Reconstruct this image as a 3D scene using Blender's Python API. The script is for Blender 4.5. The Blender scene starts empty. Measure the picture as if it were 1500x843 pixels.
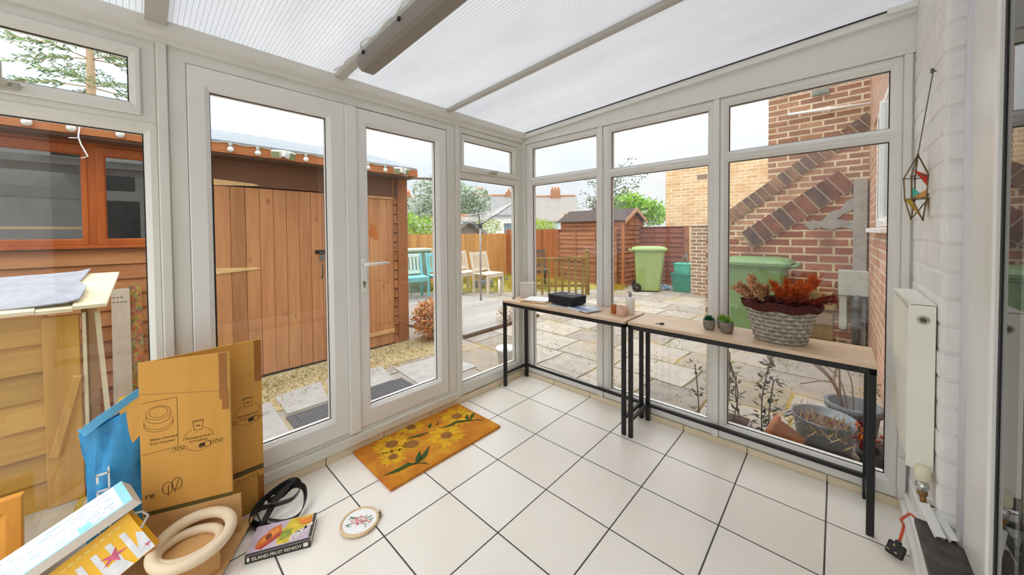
import bpy, bmesh, math, random
from mathutils import Vector, Matrix
PI = math.pi
S = bpy.context.scene
COL = S.collection
# ------------------------------------------------------------------ camera
CAM = Vector((2.0139, -2.3405, 1.2563))
yaw, pitch, roll = math.radians(-43.27439), math.radians(-1.25970), math.radians(-0.44799)
fwd = Vector((math.sin(yaw)*math.cos(pitch), math.cos(yaw)*math.cos(pitch), math.sin(pitch)))
rt = Vector((math.cos(yaw), -math.sin(yaw), 0)); up = rt.cross(fwd)
rt2 = math.cos(roll)*rt + math.sin(roll)*up; up2 = -math.sin(roll)*rt + math.cos(roll)*up
cam = bpy.data.cameras.new('camera'); co = bpy.data.objects.new('camera', cam); COL.objects.link(co)
m4 = Matrix((rt2, up2, -fwd)).transposed().to_4x4(); m4.translation = CAM; co.matrix_world = m4
cam.sensor_width = 36; cam.lens = 510.18*36/1500
cam.shift_x = (750-744.35)/1500; cam.shift_y = (352.96-421.5)/1500
cam.clip_start = .02; cam.clip_end = 500
S.camera = co
# ------------------------------------------------------------------ sky: bright overcast
W = bpy.data.worlds.new('overcast_sky'); S.world = W; W.use_nodes = True
nt = W.node_tree; nt.nodes.clear()
o = nt.nodes.new('ShaderNodeOutputWorld'); bg = nt.nodes.new('ShaderNodeBackground')
tc = nt.nodes.new('ShaderNodeTexCoord'); sp = nt.nodes.new('ShaderNodeSeparateXYZ')
nt.links.new(tc.outputs['Generated'], sp.inputs[0])
mr = nt.nodes.new('ShaderNodeMapRange'); mr.inputs[1].default_value = 0.0; mr.inputs[2].default_value = 1.0
SKY_H, SKY_Z = .68, 3.0
mr.inputs[3].default_value = SKY_H; mr.inputs[4].default_value = SKY_Z
pw = nt.nodes.new('ShaderNodeMath'); pw.operation = 'POWER'; pw.inputs[1].default_value = 2.0
cl = nt.nodes.new('ShaderNodeMath'); cl.operation = 'MAXIMUM'; cl.inputs[1].default_value = 0.0
nt.links.new(sp.outputs[2], cl.inputs[0]); nt.links.new(cl.outputs[0], pw.inputs[0]); nt.links.new(pw.outputs[0], mr.inputs[0])
ns = nt.nodes.new('ShaderNodeTexNoise'); ns.inputs['Scale'].default_value = 2.2; ns.inputs['Detail'].default_value = 5
mp = nt.nodes.new('ShaderNodeMapping'); mp.inputs['Scale'].default_value = (1, 1, 2.5)
nt.links.new(tc.outputs['Generated'], mp.inputs[0]); nt.links.new(mp.outputs[0], ns.inputs[0])
cr = nt.nodes.new('ShaderNodeValToRGB')
cr.color_ramp.elements[0].position = .38; cr.color_ramp.elements[0].color = (.86, .935, 1, 1)
cr.color_ramp.elements[1].position = .62; cr.color_ramp.elements[1].color = (1, 1, 1, 1)
nt.links.new(ns.outputs[0], cr.inputs[0])
nt.links.new(cr.outputs[0], bg.inputs[0]); nt.links.new(mr.outputs[0], bg.inputs[1])
nt.links.new(bg.outputs[0], o.inputs[0])
sun = bpy.data.lights.new('sun_behind_cloud', 'SUN'); sun.energy = .9; sun.angle = math.radians(60)
so = bpy.data.objects.new('sun_behind_cloud', sun); COL.objects.link(so)
so.rotation_euler = (math.radians(38), math.radians(14), 0)
vs = S.view_settings; vs.view_transform = 'Standard'; vs.look = 'None'; vs.gamma = 1; vs.use_curve_mapping = False
vs.exposure = 0.5
S.cycles.use_denoising = True; S.cycles.max_bounces = 14; S.cycles.transparent_max_bounces = 24
S.cycles.diffuse_bounces = 6; S.cycles.transmission_bounces = 8
S.cycles.sample_clamp_indirect = 6
# ------------------------------------------------------------------ materials
def lin(c):
    if isinstance(c, str): c = tuple(int(c[i:i+2], 16)/255 for i in (1, 3, 5))
    return tuple((v/12.92 if v <= .04045 else ((v+.055)/1.055)**2.4) for v in c[:3]) + (1,)
MATS = {}
class NT:
    def __init__(s, name):
        s.m = bpy.data.materials.new(name); s.m.use_nodes = True; s.t = s.m.node_tree; s.t.nodes.clear()
        s.out = s.n('ShaderNodeOutputMaterial')
    def n(s, typ, **k):
        q = s.t.nodes.new(typ)
        for a, v in k.items(): setattr(q, a, v)
        return q
    def l(s, a, b): s.t.links.new(a, b)
    def val(s, q, i, v):
        if hasattr(v, 'links'): s.l(v, q.inputs[i])
        else: q.inputs[i].default_value = v
    def math(s, op, a, b=0.0):
        q = s.n('ShaderNodeMath', operation=op); s.val(q, 0, a); s.val(q, 1, b); return q.outputs[0]
    def mix(s, f, a, b, mode='MIX'):
        q = s.n('ShaderNodeMix', data_type='RGBA', blend_type=mode)
        s.val(q, 0, f); s.val(q, 6, a); s.val(q, 7, b); return q.outputs[2]
    def obj(s): return s.n('ShaderNodeTexCoord').outputs['Object']
    def gen(s): return s.n('ShaderNodeTexCoord').outputs['Object']
    def mapping(s, vec, scale=(1, 1, 1), rot=(0, 0, 0), loc=(0, 0, 0)):
        q = s.n('ShaderNodeMapping'); s.l(vec, q.inputs[0]); q.inputs['Location'].default_value = loc
        q.inputs['Rotation'].default_value = rot; q.inputs['Scale'].default_value = scale; return q.outputs[0]
    def noise(s, vec, scale, detail=4, rough=.55):
        q = s.n('ShaderNodeTexNoise'); s.l(vec, q.inputs[0]); q.inputs['Scale'].default_value = scale
        q.inputs['Detail'].default_value = detail; q.inputs['Roughness'].default_value = rough; return q.outputs[0]
    def ramp(s, f, stops):
        q = s.n('ShaderNodeValToRGB'); s.l(f, q.inputs[0]); e = q.color_ramp.elements
        while len(e) < len(stops): e.new(.5)
        for i, (p, c) in enumerate(stops): e[i].position = p; e[i].color = c if len(c) == 4 else tuple(c)+(1,)
        return q.outputs[0]
    def bsdf(s, color, rough=.5, metal=0, bump=None, bstr=.3, bdist=.01, **k):
        b = s.n('ShaderNodeBsdfPrincipled'); s.val(b, 'Base Color', color); s.val(b, 'Roughness', rough); b.inputs['Metallic'].default_value = metal
        for a, v in k.items(): b.inputs[a].default_value = v
        if bump is not None:
            q = s.n('ShaderNodeBump'); q.inputs['Strength'].default_value = bstr; q.inputs['Distance'].default_value = bdist
            s.l(bump, q.inputs['Height']); s.l(q.outputs[0], b.inputs['Normal'])
        s.l(b.outputs[0], s.out.inputs[0]); return b
def mat(name, c, rough=.5, metal=0, var=.12, scale=6, bump=0, stretch=(1, 1, 1), **k):
    if name in MATS: return MATS[name]
    q = NT(name); c = lin(c); v = q.mapping(q.obj(), stretch); n = q.noise(v, scale)
    d = tuple(x*(1-var) for x in c[:3])+(1,); e = tuple(min(1, x*(1+var)) for x in c[:3])+(1,)
    cc = q.ramp(n, [(.3, d), (.7, e)])
    q.bsdf(cc, rough, metal, bump=n if bump else None, bstr=bump, **k)
    MATS[name] = q.m; return q.m
def wood(name, c1, c2, axis='Z', ring=9, rough=.55, bump=.15, knots=0.0, board=0.0, bax='Y'):
    """grain stretched along axis; board>0 varies the tone from board to board across bax"""
    q = NT(name); ob = q.obj(); st = {'X': (.12, 1, 1), 'Y': (1, .12, 1), 'Z': (1, 1, .12)}[axis]
    vec = ob
    sep = q.n('ShaderNodeSeparateXYZ'); q.l(ob, sep.inputs[0])
    if board:
        idx = q.math('FLOOR', q.math('DIVIDE', sep.outputs['XYZ'.index(bax)], board))
        cmb = q.n('ShaderNodeCombineXYZ'); 
        for i in range(3): q.l(q.math('MULTIPLY', idx, 3.17+i*1.3), cmb.inputs[i])
        add = q.n('ShaderNodeVectorMath', operation='ADD'); q.l(ob, add.inputs[0]); q.l(cmb.outputs[0], add.inputs[1]); vec = add.outputs[0]
    v = q.mapping(vec, st)
    n = q.noise(v, ring, 5, .6); n2 = q.noise(v, ring*7, 3, .6)
    f = q.math('ADD', q.math('MULTIPLY', n, .7), q.math('MULTIPLY', n2, .3))
    cc = q.ramp(f, [(.32, lin(c1)), (.68, lin(c2))])
    if board:
        wn = q.n('ShaderNodeTexWhiteNoise', noise_dimensions='1D'); q.l(idx, wn.inputs[1])
        tone = q.ramp(wn.outputs[0], [(0, (.84, .83, .81)), (1, (1.1, 1.1, 1.1))])
        cc = q.mix(1.0, cc, tone, 'MULTIPLY')
    if knots:
        vo = q.n('ShaderNodeTexVoronoi'); q.l(q.mapping(vec, {'Z': (1, 1, .5), 'X': (.5, 1, 1), 'Y': (1, .5, 1)}[axis]), vo.inputs[0]); vo.inputs['Scale'].default_value = knots
        kf = q.ramp(vo.outputs['Distance'], [(.03, (1, 1, 1)), (.11, (0, 0, 0))])
        cc = q.mix(q.math('MULTIPLY', kf, .75), cc, tuple(x*.35 for x in lin(c1)[:3])+(1,))
    q.bsdf(cc, rough, bump=f, bstr=bump, bdist=.004); MATS[name] = q.m; return q.m
def brick(name, u, v, bw, bh, mortar, c1, c2, cm, off=.5, shift=(0, 0), bump=.6, dirt=None, rough=.85):
    """brick courses across world axes u, v ('X','Y','Z')"""
    q = NT(name); sep = q.n('ShaderNodeSeparateXYZ'); q.l(q.obj(), sep.inputs[0])
    cmb = q.n('ShaderNodeCombineXYZ'); q.l(q.math('ADD', sep.outputs['XYZ'.index(u)], shift[0]), cmb.inputs[0]); q.l(q.math('ADD', sep.outputs['XYZ'.index(v)], shift[1]), cmb.inputs[1])
    b = q.n('ShaderNodeTexBrick', offset=off, offset_frequency=2, squash=1); q.l(cmb.outputs[0], b.inputs['Vector'])
    b.inputs['Scale'].default_value = 1; b.inputs['Mortar Size'].default_value = mortar; b.inputs['Mortar Smooth'].default_value = .15
    b.inputs['Brick Width'].default_value = bw; b.inputs['Row Height'].default_value = bh; b.inputs['Bias'].default_value = 0
    b.inputs['Color1'].default_value = lin(c1); b.inputs['Color2'].default_value = lin(c2); b.inputs['Mortar'].default_value = lin(cm)
    n = q.noise(q.obj(), 28, 5, .65); n2 = q.noise(q.obj(), 2.2, 4)
    cc = q.mix(.55, b.outputs['Color'], q.ramp(n, [(.3, (.35, .35, .35)), (.7, (.75, .75, .75))]), 'OVERLAY')
    if dirt: cc = q.mix(q.ramp(n2, [(.5, (0, 0, 0)), (.72, (.8, .8, .8))]), cc, lin(dirt))
    h = q.math('SUBTRACT', q.math('MULTIPLY', n, .25), b.outputs['Fac'])
    q.bsdf(cc, rough, bump=h, bstr=bump, bdist=.008); MATS[name] = q.m; return q.m
def leafmat(name, c, var=.35, scale=9, trans=.35, rough=.5):
    q = NT(name); c = lin(c); n = q.noise(q.obj(), scale, 2)
    cc = q.ramp(n, [(.3, tuple(x*(1-var) for x in c[:3])), (.7, tuple(min(1, x*(1+var)) for x in c[:3]))])
    d = q.n('ShaderNodeBsdfDiffuse'); t = q.n('ShaderNodeBsdfTranslucent'); q.l(cc, d.inputs[0]); q.l(cc, t.inputs[0])
    mx = q.n('ShaderNodeMixShader'); mx.inputs[0].default_value = trans; q.l(d.outputs[0], mx.inputs[1]); q.l(t.outputs[0], mx.inputs[2])
    q.l(mx.outputs[0], q.out.inputs[0]); MATS[name] = q.m; return q.m
def glassmat(name, tint=(1, 1, 1), f0=.03):
    q = NT(name); lw = q.n('ShaderNodeLayerWeight'); lw.inputs[0].default_value = .5
    F = q.math('ADD', q.math('MULTIPLY', q.math('POWER', lw.outputs['Facing'], 5.0), 1-f0), f0)
    tr = q.n('ShaderNodeBsdfTransparent'); tr.inputs[0].default_value = tint+(1,)
    gl = q.n('ShaderNodeBsdfGlossy'); gl.inputs['Roughness'].default_value = .0; gl.inputs[0].default_value = (1, 1, 1, 1)
    mx = q.n('ShaderNodeMixShader'); q.l(F, mx.inputs[0]); q.l(tr.outputs[0], mx.inputs[1]); q.l(gl.outputs[0], mx.inputs[2])
    q.l(mx.outputs[0], q.out.inputs[0]); MATS[name] = q.m; return q.m
# ------------------------------------------------------------------ mesh builder
class MB:
    def __init__(s): s.v = []; s.f = []; s.mi = []; s.sm = []; s.cur = 0; s.smooth = False
    def m(s, i): s.cur = i; return s
    def add(s, vs, fs):
        b = len(s.v); s.v += [Vector(p) for p in vs]
        for f in fs: s.f.append([b+i for i in f]); s.mi.append(s.cur); s.sm.append(s.smooth)
        return s
    def box(s, x0, y0, z0, x1, y1, z1, bev=0):
        x0, x1 = sorted((x0, x1)); y0, y1 = sorted((y0, y1)); z0, z1 = sorted((z0, z1))
        if bev: return s.obox(Vector(((x0+x1)/2, (y0+y1)/2, (z0+z1)/2)), (x1-x0, y1-y0, z1-z0), Matrix.Identity(3), bev)
        return s.add([(x0, y0, z0), (x1, y0, z0), (x1, y1, z0), (x0, y1, z0), (x0, y0, z1), (x1, y0, z1), (x1, y1, z1), (x0, y1, z1)],
                     [(3, 2, 1, 0), (4, 5, 6, 7), (0, 1, 5, 4), (1, 2, 6, 5), (2, 3, 7, 6), (3, 0, 4, 7)])
    def obox(s, c, size, R=None, bev=0, seg=2):
        R = R or Matrix.Identity(3); c = Vector(c)
        bm = bmesh.new(); bmesh.ops.create_cube(bm, size=1)
        bmesh.ops.scale(bm, vec=size, verts=bm.verts)
        if bev: bmesh.ops.bevel(bm, geom=bm.edges[:]+bm.verts[:], offset=min(bev, min(size)*.45), segments=seg, affect='EDGES', profile=.5)
        bm.verts.index_update()
        s.add([c+R@v.co for v in bm.verts], [[v.index for v in f.verts] for f in bm.faces]); bm.free(); return s
    def bar(s, a, b, w, h, upv=(0, 0, 1), bev=0):
        a, b = Vector(a), Vector(b); d = (b-a); L = d.length; d.normalize(); u = Vector(upv)
        x = u.cross(d)
        if x.length < 1e-4: x = Vector((1, 0, 0)).cross(d)
        if x.length < 1e-4: x = Vector((0, 1, 0)).cross(d)
        x.normalize(); z = d.cross(x)
        return s.obox((a+b)/2, (w, L, h), Matrix((x, d, z)).transposed(), bev)
    def tube(s, pts, r, n=8, cap=True, closed=False):
        pts = [Vector(p) for p in pts]; N = len(pts); rr = r if isinstance(r, (list, tuple)) else [r]*N
        vs = []; prev = None
        for i, p in enumerate(pts):
            t = (pts[(i+1) % N]-pts[i-1]) if closed else (pts[min(i+1, N-1)]-pts[max(i-1, 0)])
            if t.length < 1e-9: t = Vector((0, 0, 1))
            t.normalize()
            if prev is None:
                q = Vector((0, 0, 1)) if abs(t.z) < .9 else Vector((1, 0, 0)); x = q.cross(t).normalized()
            else: x = (prev-t*prev.dot(t)); x = x.normalized() if x.length > 1e-6 else t.orthogonal().normalized()
            prev = x; y = t.cross(x)
            vs += [p+rr[i]*(math.cos(2*PI*k/n)*x+math.sin(2*PI*k/n)*y) for k in range(n)]
        fs = []
        for i in range(N if closed else N-1):
            j = (i+1) % N
            for k in range(n): fs.append((i*n+k, i*n+(k+1) % n, j*n+(k+1) % n, j*n+k))
        if cap and not closed: fs += [tuple(range(n))[::-1], tuple((N-1)*n+k for k in range(n))]
        sm = s.smooth; s.smooth = True; s.add(vs, fs); s.smooth = sm; return s
    def lathe(s, prof, c=(0, 0, 0), n=24, sx=1, sy=1, R=None):
        c = Vector(c); vs = []; R = R or Matrix.Identity(3)
        for r, z in prof: vs += [c+R@Vector((r*sx*math.cos(2*PI*k/n), r*sy*math.sin(2*PI*k/n), z)) for k in range(n)]
        fs = [(i*n+k, i*n+(k+1) % n, (i+1)*n+(k+1) % n, (i+1)*n+k) for i in range(len(prof)-1) for k in range(n)]
        if prof[0][0] > 1e-5: fs.append(tuple(range(n))[::-1])
        if prof[-1][0] > 1e-5: fs.append(tuple((len(prof)-1)*n+k for k in range(n)))
        sm = s.smooth; s.smooth = True; s.add(vs, fs); s.smooth = sm; return s
    def ball(s, c, r, n=12, m=8, sc=(1, 1, 1)):
        c = Vector(c); prof = [(math.sin(PI*i/m), -math.cos(PI*i/m)) for i in range(m+1)]
        vs = []
        for a, z in prof: vs += [c+Vector((r*sc[0]*a*math.cos(2*PI*k/n), r*sc[1]*a*math.sin(2*PI*k/n), r*sc[2]*z)) for k in range(n)]
        sm = s.smooth; s.smooth = True
        s.add(vs, [(i*n+k, i*n+(k+1) % n, (i+1)*n+(k+1) % n, (i+1)*n+k) for i in range(m) for k in range(n)]); s.smooth = sm; return s
    def prism(s, poly, d):
        """closed outline extruded by vector d"""
        n = len(poly); p = [Vector(q) for q in poly]; d = Vector(d)
        return s.add(p+[q+d for q in p], [tuple(range(n))[::-1], tuple(range(n, 2*n))]+[(i, (i+1) % n, n+(i+1) % n, n+i) for i in range(n)])
    def ring(s, P, o, i, front, back, bead=.018, rec=.016):
        """mitred frame: outer rect o, inner rect i = (u0,u1,v0,v1); depths along P's third axis"""
        def L(r, d): return [P(r[0], r[2], d), P(r[1], r[2], d), P(r[1], r[3], d), P(r[0], r[3], d)]
        ii = (i[0]-bead, i[1]+bead, i[2]-bead, i[3]+bead)
        e = .004; oo = (o[0]+e, o[1]-e, o[2]+e, o[3]-e)
        loops = [L(o, back), L(o, front-e), L(oo, front), L(ii, front), L(i, front-rec), L(i, back)]
        vs = sum(loops, []); fs = []
        for k in range(len(loops)):
            k2 = (k+1) % len(loops)
            for a in range(4): b = (a+1) % 4; fs.append((k*4+a, k*4+b, k2*4+b, k2*4+a))
        return s.add(vs, fs)
    def leaf(s, p, d, w, l, nrm):
        p, d = Vector(p), Vector(d).normalized(); x = d.cross(Vector(nrm))
        x = x.normalized() if x.length > 1e-5 else d.orthogonal().normalized()
        return s.add([p, p+d*l*.45+x*w/2, p+d*l, p+d*l*.45-x*w/2], [(0, 1, 2, 3)])
    def cloud(s, c, r, n, size, rng, shell=.55, nm=1):
        c = Vector(c)
        for _ in range(n):
            while True:
                q = Vector((rng.uniform(-1, 1), rng.uniform(-1, 1), rng.uniform(-1, 1)))
                if shell < q.length <= 1: break
            p = c+Vector((q.x*r[0], q.y*r[1], q.z*r[2]))
            d = Vector((rng.uniform(-1, 1), rng.uniform(-1, 1), rng.uniform(-.8, .6)))
            if nm > 1: s.cur = rng.randrange(nm)
            k = rng.uniform(.6, 1.3)*size
            s.leaf(p, d, k*.55, k, (rng.uniform(-1, 1), rng.uniform(-1, 1), 1))
        return s
    def build(s, name, mats, parent=None, local=False):
        me = bpy.data.meshes.new(name)
        off = Vector((0, 0, 0))
        if parent is not None and not local: off = wloc(parent)
        vs = [v-off for v in s.v]
        own = Vector((0, 0, 0))
        me.from_pydata([tuple(v) for v in vs], [], s.f)
        mats = mats if isinstance(mats, (list, tuple)) else [mats]
        for q in mats: me.materials.append(q)
        me.polygons.foreach_set('material_index', [min(i, len(mats)-1) for i in s.mi])
        me.polygons.foreach_set('use_smooth', s.sm)
        bm = bmesh.new(); bm.from_mesh(me); bmesh.ops.recalc_face_normals(bm, faces=bm.faces); bm.to_mesh(me); bm.free()
        me.update()
        o = bpy.data.objects.new(name, me); COL.objects.link(o)
        if parent is not None: o.parent = parent
        return o
def wloc(o):
    v = Vector(o.location)
    while o.parent: o = o.parent; v += Vector(o.location)
    return v
def tag(o, label=None, cat=None, group=None, kind=None):
    for k, v in (('label', label), ('category', cat), ('group', group), ('kind', kind)):
        if v: o[k] = v
    return o
def thing(name, label, cat, loc=(0, 0, 0), rz=0, group=None, kind=None):
    o = bpy.data.objects.new(name, None); COL.objects.link(o); o.location = loc; o.rotation_euler = (0, 0, rz); o.empty_display_size = .05
    return tag(o, label, cat, group, kind)
def copy_tree(o, loc=None, rz=None, label=None, parent=None):
    c = o.copy(); COL.objects.link(c)
    if parent is not None: c.parent = parent
    if loc is not None: c.location = loc
    if rz is not None: c.rotation_euler = (0, 0, rz)
    if label: c['label'] = label
    for ch in list(o.children): copy_tree(ch, parent=c)
    return c
def text_faces(mb, txt, O, U, V, size, off=.0008, align='LEFT', space=1.0):
    """lettering as thin faces on a plane: O origin, U reading direction, V up"""
    cu = bpy.data.curves.new('lettering', 'FONT'); cu.body = txt; cu.size = size; cu.align_x = align; cu.space_character = space; cu.resolution_u = 3
    t = bpy.data.objects.new('lettering', cu); COL.objects.link(t)
    dg = bpy.context.evaluated_depsgraph_get(); dg.update()
    me = bpy.data.meshes.new_from_object(t.evaluated_get(dg))
    O, U, V = Vector(O), Vector(U).normalized(), Vector(V); V = (V-U*V.dot(U)).normalized(); N = U.cross(V)
    mb.add([O+U*v.co.x+V*v.co.y+N*off for v in me.vertices], [tuple(p.vertices) for p in me.polygons])
    bpy.data.objects.remove(t); bpy.data.curves.remove(cu); bpy.data.meshes.remove(me)
class Face:
    """drawing plane on a panel; outlines become thin faces just proud of it"""
    def __init__(s, O, U, V): s.O = Vector(O); s.U = Vector(U); s.V = Vector(V); s.N = s.U.cross(s.V).normalized()
    def p(s, u, v, off=.0008): return s.O+s.U*u+s.V*v+s.N*off
    def poly(s, mb, pts, off=.0008): mb.add([s.p(u, v, off) for u, v in pts], [tuple(range(len(pts)))])
    def line(s, mb, pts, w, off=.0008, closed=False):
        n = len(pts); P = [s.p(u, v, off) for u, v in pts]
        for i in range(n if closed else n-1):
            a, b = P[i], P[(i+1) % n]; d = b-a
            if d.length < 1e-7: continue
            x = s.N.cross(d.normalized())*w/2; mb.add([a-x, b-x, b+x, a+x], [(0, 1, 2, 3)])
    def ell(s, mb, c, ru, rv, off=.0008, n=20, a0=0): s.poly(mb, [(c[0]+ru*math.cos(2*PI*k/n+a0), c[1]+rv*math.sin(2*PI*k/n+a0)) for k in range(n)], off)
    def ellline(s, mb, c, ru, rv, w, off=.0008, n=24, a=0, b=2*PI): s.line(mb, [(c[0]+ru*math.cos(a+(b-a)*k/n), c[1]+rv*math.sin(a+(b-a)*k/n)) for k in range(n+1)], w, off)
PA = lambda u, v, d: (d, u, v)        # door wall: u = y, v = z, d into the room
PB = lambda u, v, d: (u, -d, v)       # window wall: u = x
# ------------------------------------------------------------------ shared materials
M_upvc = mat('white_upvc', '#e6e5e0', .3, var=.02, scale=3)
M_upvc_old = mat('aged_white_upvc', '#dddbd2', .35, var=.04, scale=3)
M_rubber = mat('black_gasket', '#1a1c1e', .6)
M_glass = glassmat('clear_glass', (.985, .99, .987))
M_glass2 = glassmat('shed_glass', (.95, .96, .96), .09)
M_black = mat('black_metal', '#0c0c0e', .5, var=.1)
M_chrome = mat('chrome', '#c9c9c6', .2, 1, var=.03)
M_white = mat('white_plastic', '#efeee9', .35, var=.02)
def tilemat():
    q = NT('cream_floor_tiles'); sep = q.n('ShaderNodeSeparateXYZ'); q.l(q.obj(), sep.inputs[0])
    cmb = q.n('ShaderNodeCombineXYZ'); T = 1/3
    q.l(q.math('ADD', sep.outputs[0], -.98*T+T*30), cmb.inputs[0]); q.l(q.math('ADD', sep.outputs[1], T*30), cmb.inputs[1])
    b = q.n('ShaderNodeTexBrick', offset=0, squash=1); q.l(cmb.outputs[0], b.inputs['Vector'])
    b.inputs['Scale'].default_value = 1; b.inputs['Mortar Size'].default_value = .0032; b.inputs['Mortar Smooth'].default_value = .1
    b.inputs['Brick Width'].default_value = T; b.inputs['Row Height'].default_value = T; b.inputs['Bias'].default_value = -.4
    b.inputs['Color1'].default_value = lin('#efe9df'); b.inputs['Color2'].default_value = lin('#eae2d6'); b.inputs['Mortar'].default_value = lin('#4a443e')
    n = q.noise(q.obj(), 7, 5, .6)
    cc = q.mix(.25, b.outputs['Color'], q.ramp(n, [(.3, (.40, .38, .36)), (.7, (.62, .61, .60))]), 'OVERLAY')
    h = q.math('SUBTRACT', q.math('MULTIPLY', n, .05), b.outputs['Fac'])
    r = q.math('ADD', q.math('MULTIPLY', b.outputs['Fac'], .4), .32)
    q.bsdf(cc, r, bump=h, bstr=.5, bdist=.003); return q.m
def slabmat():
    q = NT('mossy_stone_paving'); ob = q.obj(); sep = q.n('ShaderNodeSeparateXYZ')
    w = q.n('ShaderNodeTexNoise'); q.l(ob, w.inputs[0]); w.inputs['Scale'].default_value = 1.8
    wob = q.n('ShaderNodeVectorMath', operation='SCALE'); q.l(w.outputs['Color'], wob.inputs[0]); wob.inputs['Scale'].default_value = .10
    ad = q.n('ShaderNodeVectorMath', operation='ADD'); q.l(ob, ad.inputs[0]); q.l(wob.outputs[0], ad.inputs[1])
    b = q.n('ShaderNodeTexBrick', offset=.37, offset_frequency=2, squash=.72, squash_frequency=3); q.l(q.mapping(ad.outputs[0], loc=(40, 40, 0), rot=(0, 0, .04)), b.inputs['Vector'])
    b.inputs['Scale'].default_value = 1; b.inputs['Mortar Size'].default_value = .013; b.inputs['Mortar Smooth'].default_value = .4
    b.inputs['Brick Width'].default_value = .72; b.inputs['Row Height'].default_value = .52
    b.inputs['Color1'].default_value = lin('#aaa298'); b.inputs['Color2'].default_value = lin('#8b837b'); b.inputs['Mortar'].default_value = lin('#5e5030')
    n = q.noise(ob, 9, 6, .65); n2 = q.noise(ob, 1.3, 5, .6); n3 = q.noise(ob, 60, 3)
    cc = q.mix(.5, b.outputs['Color'], q.ramp(n, [(.3, (.32, .32, .31)), (.7, (.72, .70, .67))]), 'OVERLAY')
    moss = q.math('MULTIPLY', q.ramp(n2, [(.47, (0, 0, 0)), (.6, (1, 1, 1))]), q.ramp(q.math('ADD', b.outputs['Fac'], q.math('MULTIPLY', n, .25)), [(.1, (.1, .1, .1)), (.3, (1, 1, 1))]))
    cc = q.mix(moss, cc, q.mix(n3, lin('#8a6a18'), lin('#b39a45')))
    q.bsdf(cc, .8, bump=q.math('SUBTRACT', q.math('MULTIPLY', n, .3), b.outputs['Fac']), bstr=.5, bdist=.012); return q.m
def polymat():
    q = NT('twinwall_polycarbonate'); sep = q.n('ShaderNodeSeparateXYZ'); q.l(q.obj(), sep.inputs[0])
    f = q.math('FRACT', q.math('DIVIDE', q.math('ADD', sep.outputs[1], 20.0), .0165))
    rib = q.ramp(f, [(0, (.58, .60, .63)), (.10, (.58, .60, .63)), (.16, (.88, .90, .93)), (.55, (.82, .84, .88)), (.9, (.88, .90, .93)), (.97, (.58, .60, .63))])
    n = q.noise(q.mapping(q.obj(), (.5, 1.5, 1)), 2.4, 4); cc = q.mix(1.0, rib, q.ramp(n, [(.3, (.82, .83, .86)), (.7, (1, 1, 1))]), 'MULTIPLY')
    t = q.n('ShaderNodeBsdfTranslucent'); q.l(cc, t.inputs[0]); d = q.n('ShaderNodeBsdfPrincipled'); q.l(cc, d.inputs['Base Color']); d.inputs['Roughness'].default_value = .3
    mx = q.n('ShaderNodeMixShader'); mx.inputs[0].default_value = .77; q.l(t.outputs[0], mx.inputs[1]); q.l(d.outputs[0], mx.inputs[2])
    q.l(mx.outputs[0], q.out.inputs[0]); return q.m
M_tile = tilemat(); M_slab = slabmat(); M_poly = polymat()
M_skirt = mat('cream_tile_skirting', '#e2d3b4', .45, var=.06, scale=5)
G = -.14
# ------------------------------------------------------------------ ground and floor
b = MB(); b.box(0, -4.6, -.06, 2.30, .0, 0); tag(b.build('floor', M_tile), 'cream square floor tiles with dark grout', 'floor', kind='structure')
b = MB()
N = 60
b.box(-14, -8, -.4, 12, 14, G); tag(b.build('ground', M_slab), 'grey stone paving with mossy joints outside', 'paving', kind='structure')
b = MB(); b.box(-.09, -4.6, G-.02, -.0005, .09, .034); b.box(-.0005, .0005, G-.02, 2.30, .09, .034); tag(b.build('trim_1', mat('sill_render', '#c9c2b4', .7)), 'rendered dwarf plinth under the window frames', 'plinth', kind='structure')
b = MB()
for k in range(14):
    y1 = -.004-k/3; b.box(0, y1-.3283, 0, .012, y1, .046, .002)
tag(b.build('baseboard_left', M_skirt), 'cream tile skirting under the doors', 'baseboard', kind='structure')
b = MB()
for k in range(-1, 7):
    x0 = max(.012, .98/3+(k-1)/3+.0025); x1 = min(2.245, .98/3+k/3-.0025)
    if x1 > x0+.01: b.box(x0, -.012, 0, x1, 0, .034, .002)
tag(b.build('baseboard_rear', M_skirt), 'cream tile skirting under the window wall', 'baseboard', kind='structure')
# ------------------------------------------------------------------ door wall
def pane(parent, P, r, d=-.035, name='pane', m=None):
    b = MB(); e = .008; v = [P(a, c, q) for q in (d-.006, d+.006) for a, c in ((r[0]-e, r[2]-e), (r[1]+e, r[2]-e), (r[1]+e, r[3]+e), (r[0]-e, r[3]+e))]
    b.add(v, [(0, 1, 2, 3), (7, 6, 5, 4), (0, 1, 5, 4), (1, 2, 6, 5), (2, 3, 7, 6), (3, 0, 4, 7)]); return b.build(name, m or M_glass, parent)
def gasket(parent, P, r, d=-.026):
    b = MB(); i = (r[0]+.004, r[1]-.004, r[2]+.004, r[3]-.004); b.ring(P, (r[0]-.004, r[1]+.004, r[2]-.004, r[3]+.004), i, d, d-.004, 0, 0); return b.build('gasket', M_rubber, parent)
DB, DF = -.062, 0.0
w1 = thing('window_1', 'tall white framed window beside the doors with top opener', 'window', (0, -2.277, .05), kind='structure')
b = MB(); b.ring(PA, (-3.70, -2.277, .05, 2.05), (-3.62, -2.30, .145, 1.668), DF, DB, .0, .0) if False else None
b = MB()
O = (-3.70, -2.277, .05, 2.05); lo = (-3.62, -2.317, .145, 1.668)
b.ring(PA, (O[0], O[1], O[2], 1.712), lo, DF, DB); b.ring(PA, (O[0], O[1], 1.712, O[3]), (-3.64, -2.325, 1.74, 1.995), DF, DB, .006, .01)
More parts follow.
